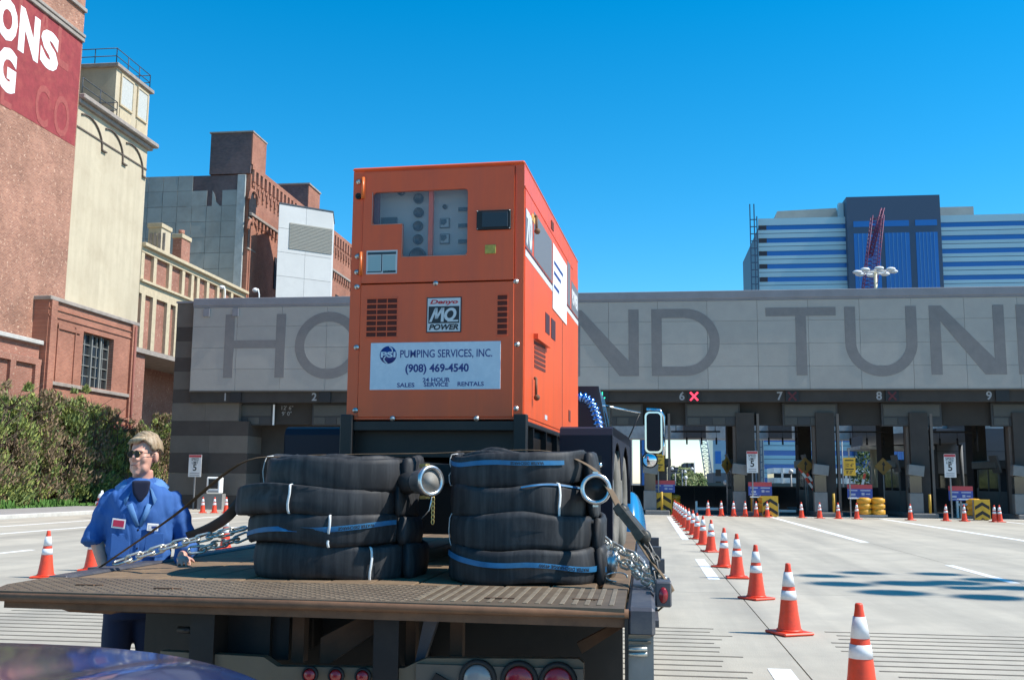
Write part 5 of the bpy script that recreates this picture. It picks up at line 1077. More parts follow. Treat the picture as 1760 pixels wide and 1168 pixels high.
gb(MB().box(fr1-.22,fr1-.06,F0-.004,F0,DZ+.50,DZ+.60),'fender_opening',m_blk);gb(MB().sphere((fr1-.07,F0-.012,DZ+.545),.018),'bolt_head',m_chr)
m_tyg=mat('dusty_tyre_sidewall',(.17,.155,.13),.85,var=.3,vs_=7,dirt=(.07,.065,.06),ds=3,da=.6)
m_old=m_tyre;m_tyre=m_tyg
for xc in (fr1-.135,fl0+.135):
    for yc in (F0+.42,F0+1.15): wheel(G,xc,yc,DZ+.33,.33,.24,1 if xc>-1 else -1,'wheel')
m_tyre=m_old
# side face details
def sidebox(mb,u0,v0,u1,v1,d0,d1): # on the right side face
    a=GX(u0,v0,gr_);b=GX(u1,v1,gr_);return mb.box(gr_+d0,gr_+d1,a.y,b.y,a.z,b.z)
def spoly(pts,d0,d1,name,m):
    ps=[GX(u,v,gr_) for u,v in pts];gb(MB().prism([(p.y,p.z) for p in ps],gr_+d0,gr_+d1,axis='x'),name,m)
zl=GX(903,323,gr_).z
gb(MB().box(gr_,gr_+.006,FY+.0,FY+GL*.86,zl-.004,zl+.004),'side_lip',m_or);gb(MB().box(gr_,gr_+.004,FY+.02,FY+GL-.02,gz0+.02,zl-.01),'side_door',m_or)
gb(MB().box(gr_+.0005,gr_+.0048,FY+GL*.62,FY+GL*.62+.012,gz0+.03,zl-.3),'door_seam',m_seam)
zs0=GX(904,433,gr_).z;m_sgr=mat('stripe_grey',(.16,.165,.18),.5)
H_=.016;y1_=FY+GL-.02
def sb(y0,y1,z0,z1,d0,d1,name,m): gb(MB().box(gr_+d0,gr_+d1,y0,y1,z0,z1),name,m)
a=GX(908,410,gr_)
def yy(u): return GX(u,500,gr_).y
sb(FY+.02,yy(913),zs0+.03,zs0+.24,.004,.0055,'badge_field',m_sgr)
o=text('70',.26,m_bw,G,(gr_+.0062,(FY+.02+yy(913))/2,zs0+.13),rot=(R(90),0,R(90)),name='lettering',bold=.012);o['fitw']=max(.1,(yy(913)-FY)*.8)
sb(yy(916),yy(947),zs0+.03,zs0+.30,.004,.0055,'dark_stripe',m_sgr)
sb(FY+.02,y1_,zs0-.03,zs0+.005,.004,.0056,'white_stripe',m_bw);sb(FY+.02,y1_,zs0+.010,zs0+.022,.004,.0056,'black_stripe',m_bk)
zc=GX(960,490,gr_).z;sb(yy(948),yy(972),zc-.22,zc+.22,.0065,.009,'side_sign',mat('side_sign_white',(.80,.80,.80),.4))
for k,(z,w) in enumerate(((.10,.8),(.03,.6),(-.06,.45))):
    sb(yy(948)+.05,yy(948)+.05+(yy(972)-yy(948))*w*.8,zc+z-.012,zc+z+.012,.009,.0095,'side_sign_print',m_bl_)
sb(yy(974),yy(979),zs0+.03,zs0+.36,.004,.0055,'dark_stripe',m_sgr)
sb(yy(981),y1_,zs0+.03,zs0+.25,.004,.0055,'dark_stripe',m_sgr)
o=text('POWER',.14,m_bw,G,(gr_+.0062,(yy(981)+y1_)/2,zs0+.13),rot=(R(90),0,R(90)),name='lettering',bold=.008);o['fitw']=(y1_-yy(981))*.85
for (u0,v0,u1,v1) in ((936,536,943,570),(946,546,953,580)): spoly([(u0,v0),(u1,v0+7),(u1,v1+6),(u0,v1)],.004,.007,'dark_panel',mat('maroon_socket',(.06,.02,.025),.5))
for k in range(6):
    v=583+k*8;spoly([(917,v+2),(936,v+12),(936,v+17),(917,v+8)],.004,.006,'vent_slot',m_grille)
spoly([(916,573),(939,589),(939,598),(916,582)],.0,.03,'vent_hood',m_or)
spoly([(913,366),(918,372),(918,386),(913,378)],.004,.006,'sticker',mat('yellow_sticker',(.8,.42,.08),.4))
def srod(u,v0,v1):
    a=GX(u,v0,gr_);b=GX(u,v1,gr_);gb(MB().cyl((gr_+.025,a.y,a.z),(gr_+.025,b.y if False else a.y,b.z),.008,n=8).sphere((gr_+.03,a.y,b.z),.018).sphere((gr_+.02,a.y,a.z),.010),'door_handle',m_rust)
srod(915,372,398);srod(914,650,683)
spoly([(976,704),(979,706),(979,725),(976,723)],.004,.007,'slot',m_grille);spoly([(935,712),(939,714),(939,722),(935,720)],.004,.006,'sticker',m_bw);spoly([(947,378),(951,384),(951,398),(947,392)],.0,.004,'hook_pocket',m_grille)
# ------------------------------------------------ hoses
m_hose=mat('hose_black_rubber',(.017,.018,.021),.62,var=.2,vs_=16,bump=.0,bs=90,spec=.35,dirt=(.045,.046,.048),ds=5,da=.4,streak=((26,26,1.2),(.075,.076,.078),.55))
m_bstr=mat('hose_blue_stripe',(.022,.15,.32),.5,var=.25,vs_=14,dirt=(.05,.18,.30),ds=9)
m_tie=mat('white_tie',(.72,.74,.74),.45)
def coil_path(rx,ry,turns,ph,wob,seed,hh):
    pts=[];n=44;T_=int(turns*n)
    for i in range(T_+1):
        t=i/n;th=ph+2*math.pi*t;sh_=.040*t
        sq=1.0/((abs(math.cos(th))**2.6+abs(math.sin(th))**2.6)**(1/2.6))
        k=noise.noise(Vector((math.cos(th)*1.1,math.sin(th)*1.1,seed+t*.5)))
        pts.append((th,Vector(((rx-sh_)*sq*math.cos(th),(ry-sh_)*sq*math.sin(th),wob*k)),k))
    return pts
def FOLD(th,ss,seed):
    c=.35*math.sin(th*1.3+seed)+.5*noise.noise(Vector((math.cos(th),math.sin(th),seed)))
    return -1.1*math.exp(-((ss-c)/.22)**2)*max(0,math.sin(th*1.5+seed*1.7))+.35*noise.noise(Vector((th*5,ss*.8,seed)))
def hose(cx,cy,z0,h,rx,ry,seed,label,turns=4.2,ph=-.5,stripe=None,ties=(),squeeze=1.0):
    Hs=thing('coiled_hose',label,'hose',(cx,cy,z0),group='coiled black hoses strapped to the bed',local=True)
    P=coil_path(rx-.02,ry-.02,turns,ph,h*.22,seed,h);mb=MB();vs=[];nn=12;m=len(P)
    def hgt(th,k,i): return h*.5*(1.06+.16*noise.noise(Vector((math.cos(th)*1.6,math.sin(th)*1.6,seed*3+1)))+.05*math.sin(3*th+seed))
    for i,(th,p,k) in enumerate(P):
        a=P[max(0,i-1)][1];b=P[min(m-1,i+1)][1];t=(b-a);t.z=0;t.normalize();nr=Vector((t.y,-t.x,0))
        hz=hgt(th,k,i);th_=.021+.012*noise.noise(Vector((th*1.7,seed,5)))
        tilt=.25*noise.noise(Vector((th*.8,seed,9)))
        for j in range(nn):
            q=2*math.pi*j/nn;c=math.cos(q);s_=math.sin(q)
            e=.62;cc=math.copysign(abs(c)**e,c);ss=math.copysign(abs(s_)**e,s_)
            # pinch waist when squeezed
            off=nr*(cc*th_*(1-.25*abs(ss))+tilt*ss*.03);vs.append(p+off+Vector((0,0,h*.5+ss*hz*(1.0)))+nr*.020*FOLD(th,ss,seed))
    fs=[(i*nn+j,i*nn+(j+1)%nn,(i+1)*nn+(j+1)%nn,(i+1)*nn+j) for i in range(m-1) for j in range(nn)]+[tuple(range(nn)),tuple((m-1)*nn+j for j in range(nn-1,-1,-1))]
    mb.add(vs,fs,True);mb.fix=True;mb.build('hose',m_hose,Hs)
    def surf(th,zf,off=.0):
        sq=1.0/((abs(math.cos(th))**2.6+abs(math.sin(th))**2.6)**(1/2.6));tt=(th-ph)/(2*math.pi);tt=tt%1.0
        k=noise.noise(Vector((math.cos(th)*1.1,math.sin(th)*1.1,seed+tt*.5)));sh_=.040*tt
        p=Vector(((rx-.02-sh_)*sq*math.cos(th),(ry-.02-sh_)*sq*math.sin(th),h*.22*k))
        sq2=1.0/((abs(math.cos(th+.02))**2.6+abs(math.sin(th+.02))**2.6)**(1/2.6));p2=Vector(((rx-.02-sh_)*sq2*math.cos(th+.02),(ry-.02-sh_)*sq2*math.sin(th+.02),0));t=p2-Vector((p.x,p.y,0));t.normalize();nr=Vector((t.y,-t.x,0))
        hz=hgt(th,k,0);th_=.021+.012*noise.noise(Vector((((th-ph)%(2*math.pi)+ph)*1.7,seed,5)));tilt=.25*noise.noise(Vector((((th-ph)%(2*math.pi)+ph)*.8,seed,9)))
        ss=max(-.97,min(.97,zf));cc=(1-abs(ss)**(2/.62))**(.31)
        return p+nr*(cc*th_*(1-.25*abs(ss))+tilt*ss*.03+off+.020*FOLD(th,ss,seed))+Vector((0,0,h*.5+ss*hz)),nr
    if stripe:
        t0,t1,za,zb2,wz,txt=stripe;n=40;mb=MB();vv=[]
        for i in range(n+1):
            th=t0+(t1-t0)*i/n;zf=za+(zb2-za)*i/n
            for q in (-1,0,1): vv.append(surf(th,zf+q*wz,.0055)[0])
        mb.add(vv,[(i*3+q,(i+1)*3+q,(i+1)*3+q+1,i*3+q+1) for i in range(n) for q in (0,1)],True);mb.fix=True;sp_=mb.build('stripe',m_bstr,Hs)
        if txt:
            c=bpy.data.curves.new('stripe_lettering','FONT');c.body=txt[0];c.size=1;c.align_x='CENTER';c.align_y='CENTER';c.resolution_u=2;c.offset=.02
            o=bpy.data.objects.new('tmp',c);COL.objects.link(o);bpy.context.view_layer.update();me=bpy.data.meshes.new_from_object(o.evaluated_get(bpy.context.evaluated_depsgraph_get()));bpy.data.objects.remove(o)
            th0,sz2=txt[1],txt[2]
            for v in me.vertices:
                X=-v.co.x*sz2;Z=-v.co.y*sz2;th=th0+X/(rx*.98);f=(th-t0)/(t1-t0);zf=za+(zb2-za)*f+Z/(h*.5);v.co=surf(th,zf,.0065)[0]
            me.materials.clear();me.materials.append(m_blk);link('stripe_lettering',me,Hs)
    for th in ties:
        pp=[surf(th+.01*math.sin(z*3),z,.0075)[0] for z in (-.95,-.7,-.35,0,.35,.7,.95)];pp=[pp[0]-surf(th,0)[1]*.03]+pp+[pp[-1]-surf(th,0)[1]*.03+Vector((0,0,.004))]
        MB().tube(pp,.006,6,sz=.45,up=surf(th,0)[1]).build('tie',m_tie,Hs)
    return Hs
Cy=4.96
hose(-1.485,Cy,1.08,.155,.425,.41,3.1,'bottom coil of the left stack of black hoses',ties=(-.95,))
hose(-1.515,Cy-.01,1.232,.130,.43,.41,5.7,'third coil down in the left hose stack with a blue stripe',stripe=(-2.95,-.55,-.55,.45,.16,('WATER DISCHARGE',-1.05,.018)),ties=(-1.35,))
hose(-1.56,Cy-.01,1.357,.136,.455,.41,8.2,'second coil down in the left stack, jutting out farthest left',ties=(-1.72,))
hose(-1.475,Cy,1.490,.145,.395,.40,12.4,'top coil of the left hose stack with a silver coupling',ties=(-2.72,))
hose(-.555,Cy-.03,1.08,.148,.395,.43,15.3,'bottom coil of the right stack with a bright blue stripe',stripe=(-2.9,-.45,.5,-.15,.15,('WATER DISCHARGE 49300',-1.0,.020)))
hose(-.560,Cy-.02,1.222,.152,.385,.41,18.9,'third coil down in the right hose stack, no stripe',ties=(-2.75,))
hose(-.575,Cy,1.37,.14,.375,.39,22.8,'second coil down in the right stack with a white tie',stripe=(-1.5,-.5,.9,.88,.05,None),ties=(-1.0,))
hose(-.585,Cy+.01,1.506,.15,.37,.38,25.2,'top coil of the right hose stack with faded blue stripe',stripe=(-2.8,-.9,.55,.35,.13,('WATER DISCHARGE',-1.4,.018)),ties=(-2.8,))
m_alu=mat('coupling_aluminium',(.62,.62,.62),.28,metal=.9,var=.1,vs_=30);m_brass=mat('coupling_brass',(.55,.38,.14),.35,metal=.8)
def coupling(p,ax,r,l,label,inner=m_blk,chain=False,name='hose_coupling'):
    ax=Vector(ax).normalized();Cq=thing(name,label,'coupling',p,group='metal hose couplings',local=True)
    M=ax.to_track_quat('Z','Y').to_matrix().to_4x4()
    MB().lathe([(r*.72,-l),(r*.78,-l*.9),(r*.78,-l*.6),(r*.85,-l*.55),(r*.85,-l*.35),(r*.9,-l*.3),(r*.92,-.02),(r,-.015),(r,.006),(r*.97,.012),(r*.76,.012),(r*.72,.004),(r*.70,-.045)],28,M=M).build('collar',m_alu,Cq)
    MB().lathe([(r*.73,.002),(r*.66,-.004),(r*.62,-.03),(0,-.031)],24,M=M).build('bore',inner,Cq)
    MB().lathe([(r*.70,-l-.13),(r*.72,-l)],20,M=M).build('hose_end',m_rub,Cq)
    for s in (1,-1):
        b=MB();b.box(-.012,.012,s*r*.9,s*r*1.12,-l*.7,-.02,M=M);b.build('cam_arm',m_brass if chain else m_alu,Cq)
    if chain:
        mb=MB();q=Vector((0.012,-.02,-r));mb.tube([q,q+Vector((-.01,0,-.06)),q+Vector((-.05,.02,-.1))],.003,5);mb.build('wire',m_alu,Cq)
        for k in range(6): MB().tube([(.018+.006*math.cos(t),-.02,-r-.012-k*.02+.013*math.sin(t)) for t in [2*math.pi*i/10 for i in range(10)]],.0028,5,closed=True,up=(0,1,0)).build('chain_link',m_brass,Cq)
    return Cq
p=PY(740,826,4.66);coupling(p,(.75,-.66,.05),.072,.10,'silver coupling with brass chain between the two hose stacks',mat('coupling_cap_grey',(.23,.22,.20),.7),True)
p=PY(1024,840,4.62);coupling(p,(.12,-1,.04),.070,.08,'round silver coupling facing the camera, dark inside, right stack')
p=PY(1052,967,4.85);coupling(p,(.93,.25,-.1),.068,.09,'silver coupling low at the right end of the bottom hose')
# ------------------------------------------------ straps, chains
m_strap=mat('strap_brown',(.16,.105,.06),.85,var=.3,vs_=18);m_strapl=mat('strap_pale',(.42,.36,.27),.8,var=.2,vs_=12)
def ribbon(pts,w,m,name,label,par=None,th=.0025,up=(0,0,1),cat='strap'):
    # smooth path
    P=[Vector(p) for p in pts];Q=[]
    for i in range(len(P)-1):
        a=P[max(0,i-1)];b=P[i];c=P[i+1];d=P[min(len(P)-1,i+2)]
        for k in range(6):
            t=k/6;Q.append(.5*((2*b)+(c-a)*t+(2*a-5*b+4*c-d)*t*t+(3*b-a-3*c+d)*t**3))
    Q.append(P[-1]);mb=MB().tube(Q,1,8,sx=w/2,sz=th,up=up)
    if par is not None:return mb.build(name,m,par)
    o=mb.build(name,m);tag(o,label,cat);return o
L0=PZ(172,974,1.09);SP=[L0,PY(300,885,4.85),PY(412,797,4.75),Vector((-1.72,4.8,1.64)),Vector((-1.42,4.82,1.652)),Vector((-1.0,4.82,1.660)),Vector((-.75,4.82,1.672)),Vector((-.45,4.82,1.672)),PY(1012,800,4.72),PY(1046,838,4.62),PY(1064,872,4.55)]
ribbon(SP,.036,m_strap,'cargo_strap','brown cargo strap running over the tops of both hose stacks')
ribbon([PY(1068,880,4.52),PY(1110,950,4.45),PY(1140,990,4.42),PY(1153,1010,4.4),PY(1148,1032,4.4),PY(1131,1049,4.4)],.03,m_strap,'cargo_strap','brown strap tail from the ratchet down around the bed edge',th=.004)
ribbon([PY(322,922,5.35),PY(350,912,5.3),PY(378,897,5.2),PY(398,880,5.1),PY(420,850,5.1)],.055,m_black,'cargo_strap','short dark strap hanging left of the hoses near the man',up=(0,1,.3))
Rt=thing('ratchet_binder','greasy dark ratchet load binder on the right side of the hoses','ratchet',(0,4.5,1.2))
a=PY(1062,868,4.53);b=PY(1108,925,4.48);d=(b-a)
M=Matrix.Translation(a)@d.to_track_quat('Z','Y').to_matrix().to_4x4();Ln=d.length;m_gr=mat('greasy_steel',(.075,.07,.06),.5,metal=.5,var=.4,vs_=30)
MB().box(-.028,-.020,-.02,.02,0,Ln,M=M,b=.003).box(.020,.028,-.02,.02,0,Ln,M=M,b=.003).build('frame',m_gr,Rt);MB().box(-.018,.018,-.012,.02,.02,Ln*.9,M=M,b=.004).build('handle',m_gr,Rt)
MB().lathe([(.026,-.022),(.026,.022)],14,M=M@Matrix.Translation((0,0,.03))@Matrix.Rotation(R(90),4,'Y')).build('spool',m_gr,Rt)
MB().lathe([(.03,-.018),(.03,.018)],14,M=M@Matrix.Translation((0,0,Ln*.95))@Matrix.Rotation(R(90),4,'Y')).build('spool',m_gr,Rt)
for k in range(3): MB().tube([M@Vector((.0+.022*math.cos(t),-.015,Ln+.03+k*.03+.022*math.sin(t))) for t in [2*math.pi*i/10 for i in range(10)]],.006,6,closed=True,up=(0,1,0)).build('hook_link',m_gr,Rt)
m_ch=mat('chain_zinc',(.62,.60,.54),.32,metal=.75,var=.25,vs_=40);m_chd=mat('chain_dark',(.12,.11,.10),.45,metal=.6,var=.3,vs_=30)
lk=MB().tube([((.030 if abs(math.cos(t))>0 else 0)*0+.019*math.sin(t),0,(.024 if math.cos(t)>0 else -.024)+.019*math.cos(t)) for t in [2*math.pi*(i+.5)/16 for i in range(16)]],.0068,6,closed=True,up=(0,1,0)).mesh('link',m_ch)
lk2=lk.copy();lk2.materials.clear();lk2.materials.append(m_chd)
def chain(pts,label,me=lk,scale=1.0,sag=0,roll=45):
    P=[Vector(p) for p in pts];Cn=thing('tie_down_chain',label,'chain',P[0],group='tie down chains')
    Q=[];N_=40
    for a,b in zip(P[:-1],P[1:]):
        for i in range(N_): t=i/N_;Q.append(a.lerp(b,t)-Vector((0,0,sag*4*t*(1-t))))
    Q.append(P[-1]);step=.058*scale;acc=0;k=0
    for a,b in zip(Q[:-1],Q[1:]):
        acc+=(b-a).length
        if acc>=step:
            acc-=step;dr=(b-a).normalized();M=Matrix.Translation(b)@dr.to_track_quat('Z','Y').to_matrix().to_4x4()@Matrix.Rotation(R(roll+(90 if k%2 else 0)),4,'Z')@Matrix.Scale(scale,4)
            o=link('link',me,Cn);o.matrix_parent_inverse=Matrix.Translation(-Cn.location);o.matrix_basis=M;k+=1
c0=PZ(187,971,1.10);chain([c0,PY(300,935,5.05),PY(425,906,5.2)],'taut bright chain from the left bed edge to the hoses, upper strand',roll=20)
chain([PY(318,944,5.08),PY(370,935,5.15),PY(430,916,5.25)],'shorter lower strand of chain beside the man\'s hand',roll=60,sag=.01)
chain([PY(1022,915,5.0),PY(1090,955,4.7),PY(1134,992,4.45)],'upper strand of bright chain at the right end of the bed',roll=20,sag=.01)
chain([PY(1026,930,5.0),PY(1085,972,4.72),PY(1130,1000,4.45)],'lower strand of bright chain at the right end of the bed',roll=65,sag=.02)
chain([PY(1105,925,4.5),PY(1122,960,4.45),PY(1128,995,4.42)],'dark greasy chain hanging from the load binder',me=lk2,scale=.8)
o=MB().tube([Vector((-.27,4.62,1.135))+Vector((.05*math.cos(t),.02*math.sin(2*t),.02*math.sin(t))) for t in [1.5*math.pi*i/14 for i in range(15)]],.004,5).build('wire_tie',m_alu);o.location=(.14,.12,-.03);tag(o,'thin bent wire lying on the planks by the bottom coupling','wire')
# ------------------------------------------------ man in blue work shirt
def remesh(mb,name,mats,vox,smooth_it=6,par=None,disp=None,fac=.5):
    me=mb.mesh('tmp',mats);o=bpy.data.objects.new('tmp',me);COL.objects.link(o)
    m=o.modifiers.new('r','REMESH');m.mode='VOXEL';m.voxel_size=vox;m.use_smooth_shade=True
    if smooth_it: s=o.modifiers.new('s','SMOOTH');s.iterations=smooth_it;s.factor=fac
    bpy.context.view_layer.update();q=bpy.data.meshes.new_from_object(o.evaluated_get(bpy.context.evaluated_depsgraph_get()));bpy.data.objects.remove(o)
    if disp:
        for v in q.vertices: v.co+=disp(v.co,v.normal)
    q.materials.clear()
    for x in (mats if isinstance(mats,(list,tuple)) else [mats]): q.materials.append(x)
    q.polygons.foreach_set('use_smooth',[True]*len(q.polygons));return link(name,q,par)
m_skin=mat('skin_weathered',(.64,.34,.25),.5,var=.08,vs_=18,dirt=(.58,.22,.17),ds=14,da=.5);m_hair=mat('hair_ash_blond',(.30,.21,.125),.55,var=.5,vs_=70,streak=((60,60,9),(.50,.40,.27),.7))
m_shirt=mat('work_shirt_blue',(.030,.115,.36),.8,var=.10,vs_=5,bump=.25,bs=350);m_under=mat('undershirt_navy',(.005,.009,.032),.85);m_trs=mat('trousers_navy',(.009,.014,.045),.85,var=.1,vs_=8);m_lens=mat('sunglass_lens',(.010,.006,.006),.28,spec=.25)
MP=thing('person','man with ash blond hair, sunglasses and blue work shirt standing beside the truck bed','person',(-2.80,5.47,0),R(24),local=True)
MP.scale=(.875,.93,.985)
HR=R(-31);HC=Vector((0,.0,1.66))
def hp(x,y,z): # head turned about its vertical axis, slight lift
    c,s=math.cos(HR),math.sin(HR);return Vector((c*x*1.09-s*y,s*x*1.09+c*y,z))
HM=Matrix.Rotation(HR,4,'Z')@Matrix.Scale(1.09,4,(1,0,0))
B=MB()
B.sphere((0,.018,1.715),1,24,16,sc=(.076,.093,.088),M=HM);B.sphere((0,-.022,1.665),1,24,16,sc=(.063,.066,.098),M=HM)
B.sphere((0,-.030,1.602),1,20,12,sc=(.053,.055,.040),M=HM);B.sphere((0,-.072,1.582),1,14,10,sc=(.024,.018,.018),M=HM)
B.sphere((0,-.080,1.705),1,16,10,sc=(.048,.014,.012),M=HM);B.tube([hp(0,-.082,1.705),hp(0,-.098,1.680),hp(0,-.110,1.660)],[.010,.0125,.0165],10)
B.sphere((-.014,-.094,1.656),.011,M=HM);B.sphere((.014,-.094,1.656),.011,M=HM)
B.sphere((0,-.086,1.631),1,14,8,sc=(.026,.012,.008),M=HM);B.sphere((0,-.084,1.617),1,14,8,sc=(.022,.012,.008),M=HM);B.sphere((0,-.078,1.64),1,14,8,sc=(.03,.014,.014),M=HM)
for s in (1,-1):
    B.sphere((s*.034,-.060,1.660),1,14,10,sc=(.024,.022,.030),M=HM);B.sphere((s*.036,-.040,1.612),1,14,10,sc=(.022,.035,.034),M=HM)
    B.sphere((s*.079,.012,1.672),1,14,12,sc=(.011,.021,.034),M=HM)
B.tube([(0,.035,1.42),(0,.022,1.50),(0,.008,1.60)],[.085,.067,.062],20)
def loft(mb,rings,n=28,e=.85):
    vs=[]
    for (cx,cy,z,rx,ry) in rings:
        for j in range(n):
            t=2*math.pi*j/n;c=math.cos(t);s=math.sin(t);vs.append((cx+rx*math.copysign(abs(c)**e,c),cy+ry*math.copysign(abs(s)**e,s),z))
    m=len(rings);fs=[(i*n+j,i*n+(j+1)%n,(i+1)*n+(j+1)%n,(i+1)*n+j) for i in range(m-1) for j in range(n)]+[tuple(range(n-1,-1,-1)),tuple((m-1)*n+j for j in range(n))]
    mb.add(vs,fs,True);return mb
tor=[(0,0,.90,.165,.115),(0,0,1.05,.160,.115),(0,0,1.2,.175,.12),(0,0,1.34,.185,.12),(0,.005,1.41,.15,.09),(0,.01,1.455,.09,.07)]
loft(B,tor)
SHL=Vector((-.190,.01,1.435));EL=Vector((-.258,.03,1.215));WL=Vector((-.165,-.05,.98))
SHR=Vector((.190,.01,1.435));ER=Vector((.30,-.01,1.17));WR=Vector((.27,-.26,1.125))
SBL=SHL+Vector((.03,0,-.04));SBR=SHR+Vector((-.03,0,-.04));B.tube([SBL,EL],[.038,.041],14);B.tube([EL,WL],[.043,.029],14);B.tube([SBR,ER],[.038,.041],14);B.tube([ER,WR],[.043,.029],14);B.sphere(EL,.041);B.sphere(ER,.043);B.sphere(SBL,.038);B.sphere(SBR,.038)
def hand(mb,w,d,u,side):
    d=Vector(d).normalized();u=Vector(u).normalized();s=d.cross(u)*side
    M=Matrix((( s.x,d.x,u.x,w.x),(s.y,d.y,u.y,w.y),(s.z,d.z,u.z,w.z),(0,0,0,1)))
    mb.sphere((0,.05,0),1,14,10,sc=(.042,.055,.017),M=M)
    for i,(x,l) in enumerate(((-.030,.058),(-.010,.070),(.011,.066),(.031,.052))):
        pts=[(x*.9,.07,0),(x*1.15,.07+l*.45,-.002),(x*1.2,.07+l*.8,-.016),(x*1.2,.07+l*.95,-.034)];mb.tube([M@Vector(p) for p in pts],[.0095,.0088,.008,.0065],8)
    mb.tube([M@Vector(p) for p in ((-.03,.02,0),(-.055,.045,-.006),(-.066,.075,-.014))],[.013,.0105,.0085],8)
hand(B,WL,(.15,-.1,-1),(-1,0,-.1),1);hand(B,WR,(.15,-1,-.12),(0,-.1,1),1)
loft(B,[(0,0,.80,.15,.11),(0,0,.95,.165,.115)])
for s in (1,-1):
    B.tube([(s*.09,0,.88),(s*.105,-.005,.5),(s*.115,.02,.10)],[.085,.058,.042],14);B.sphere((s*.115,-.03,.05),1,12,8,sc=(.04,.11,.045))
body=remesh(B,'body',m_skin,.0060,9,MP)
# clothes
S=MB()
loft(S,[(0,0,.93,.192,.140),(0,0,1.02,.186,.138),(0,0,1.12,.188,.140),(0,0,1.24,.200,.146),(0,0,1.36,.208,.146),(0,.002,1.415,.204,.135),(0,.005,1.46,.196,.124),(0,.010,1.498,.150,.108),(0,.012,1.525,.096,.092),(0,.014,1.55,.080,.080)])
S.tube([SHL+Vector((.03,0,.0)),SHL.lerp(EL,.5),EL+Vector((-.015,0,.0)),EL.lerp(WL,.12)+Vector((-.03,0,0))],[.056,.066,.064,.070],18)
S.tube([SHR+Vector((-.03,0,0)),SHR.lerp(ER,.5),ER+Vector((.01,.01,0)),ER.lerp(WR,.55),ER.lerp(WR,.85)],[.056,.072,.066,.058,.056],18);S.sphere(ER+Vector((.01,0,0)),.066);S.sphere(SHL+Vector((.006,0,-.022)),.070);S.sphere(SHR+Vector((-.006,0,-.022)),.070)
def wr(co,n):
    k=noise.noise(Vector((co.x*9,co.y*9,co.z*4.5)))*.010+abs(noise.noise(Vector((co.x*17+5,co.y*17,co.z*6+co.x*9))))*.016
    k+=.006*math.sin(co.z*38+co.x*22+4*noise.noise(co*6))*(1 if abs(co.x)>.15 else .35)
    return n*k
shirt=remesh(S,'shirt',m_shirt,.0095,3,MP,wr)
T_=MB();loft(T_,[(0,0,.78,.172,.128),(0,0,.9,.178,.13),(0,0,.99,.172,.126)])
for s in (1,-1): T_.tube([(s*.085,0,.86),(s*.10,0,.62),(s*.112,-.005,.42),(s*.12,.012,.05)],[.105,.090,.078,.078],18)
remesh(T_,'trousers',m_trs,.011,3,MP,lambda co,n:n*(noise.noise(co*9)*.008))
for s in (1,-1): MB().sphere((s*.12,-.04,.035),1,16,10,sc=(.05,.14,.05)).build('shoe',m_rub,MP)
# undershirt and collar
mb=MB();mb.prism([(-.056,1.540),(.056,1.540),(.046,1.47),(.010,1.42),(-.010,1.42),(-.046,1.47)],-.148,-.05);remesh(mb,'undershirt',m_under,.008,6,MP)
mb=MB()
for s in (1,-1):
    n=12;rows=[]
    for i in range(n+1):
        f=i/n;t=math.pi*(.5)-s*0;ang=math.pi/2+s*(-1)*(math.pi*.86*f) # from back to front
        ci,si=math.cos(ang),math.sin(ang);top=Vector((.072*ci,.016+.072*si,1.570-.035*f));k=1+.25*f
        bot=Vector((.150*k*ci*(1-.12*f*f),.010+.118*k*si,1.525-.02*f-.09*f**4))
        if f>.92: bot=Vector((s*-(-1)*.0,0,0))+Vector((.085*s,-.168,1.405))
        rows.append((top,(top+bot)/2+Vector((0,0,.012)),bot))
    vv=[p for r_ in rows for p in r_];mb.add(vv,[(i*3+q,i*3+q+1,(i+1)*3+q+1,(i+1)*3+q) for i in range(n) for q in (0,1)],True)
me=mb.mesh('collar',mat('collar_sunlit_blue',(.09,.22,.46),.8,bump=.2,bs=350));co_=link('collar',me,MP);sm_=co_.modifiers.new('t','SOLIDIFY');sm_.thickness=.005  # shirt fabric again, sunlight on the collar put into a lighter blue
mb=MB()
for (xa,za,xb,zb3) in ((.060,1.41,.012,1.29),(-.060,1.41,-.004,1.29)):
    mb.tube([(xa,-.150,za),((xa+xb)/2,-.158,(za+zb3)/2),(xb,-.153,zb3)],[.018,.016,.010],8,sz=.35,up=(0,-1,0))
mb.build('lapel',MATS['collar_sunlit_blue'],MP)
MB().box(-.010,.010,-.152,-.146,.98,1.30,b=.002).build('placket',m_shirt,MP)
for z in (1.27,1.17,1.07): MB().sphere((0,-.154,z),.006,8,6,sc=(1,.5,1)).build('button',m_under,MP)
def patch(x,z,w,h,ms,ti):
    M=Matrix.Translation((x,-.153,z))@Matrix.Rotation(ti,4,'Y')@Matrix.Rotation(R(14 if x>0 else -10),4,'Z')
    MB().box(-w,w,-.006,-.002,-h,h,M=M).build('name_patch',m_white,MP);MB().box(-w*.82,w*.82,-.0075,-.006,-h*.68,h*.68,M=M).build('patch_field',ms,MP)
patch(-.115,1.305,.040,.026,mat('patch_red',(.55,.03,.08),.7),R(6));patch(.085,1.285,.034,.020,mat('patch_pale',(.55,.56,.60),.7),R(4));MB().box(.06,.11,-.1625,-.1615,1.279,1.290).build('patch_lettering',MATS['decal_blue'],MP)
for x in (-.10,.10): MB().box(x-.055,x+.055,-.149,-.144,1.12,1.25,b=.003).build('pocket',m_shirt,MP)
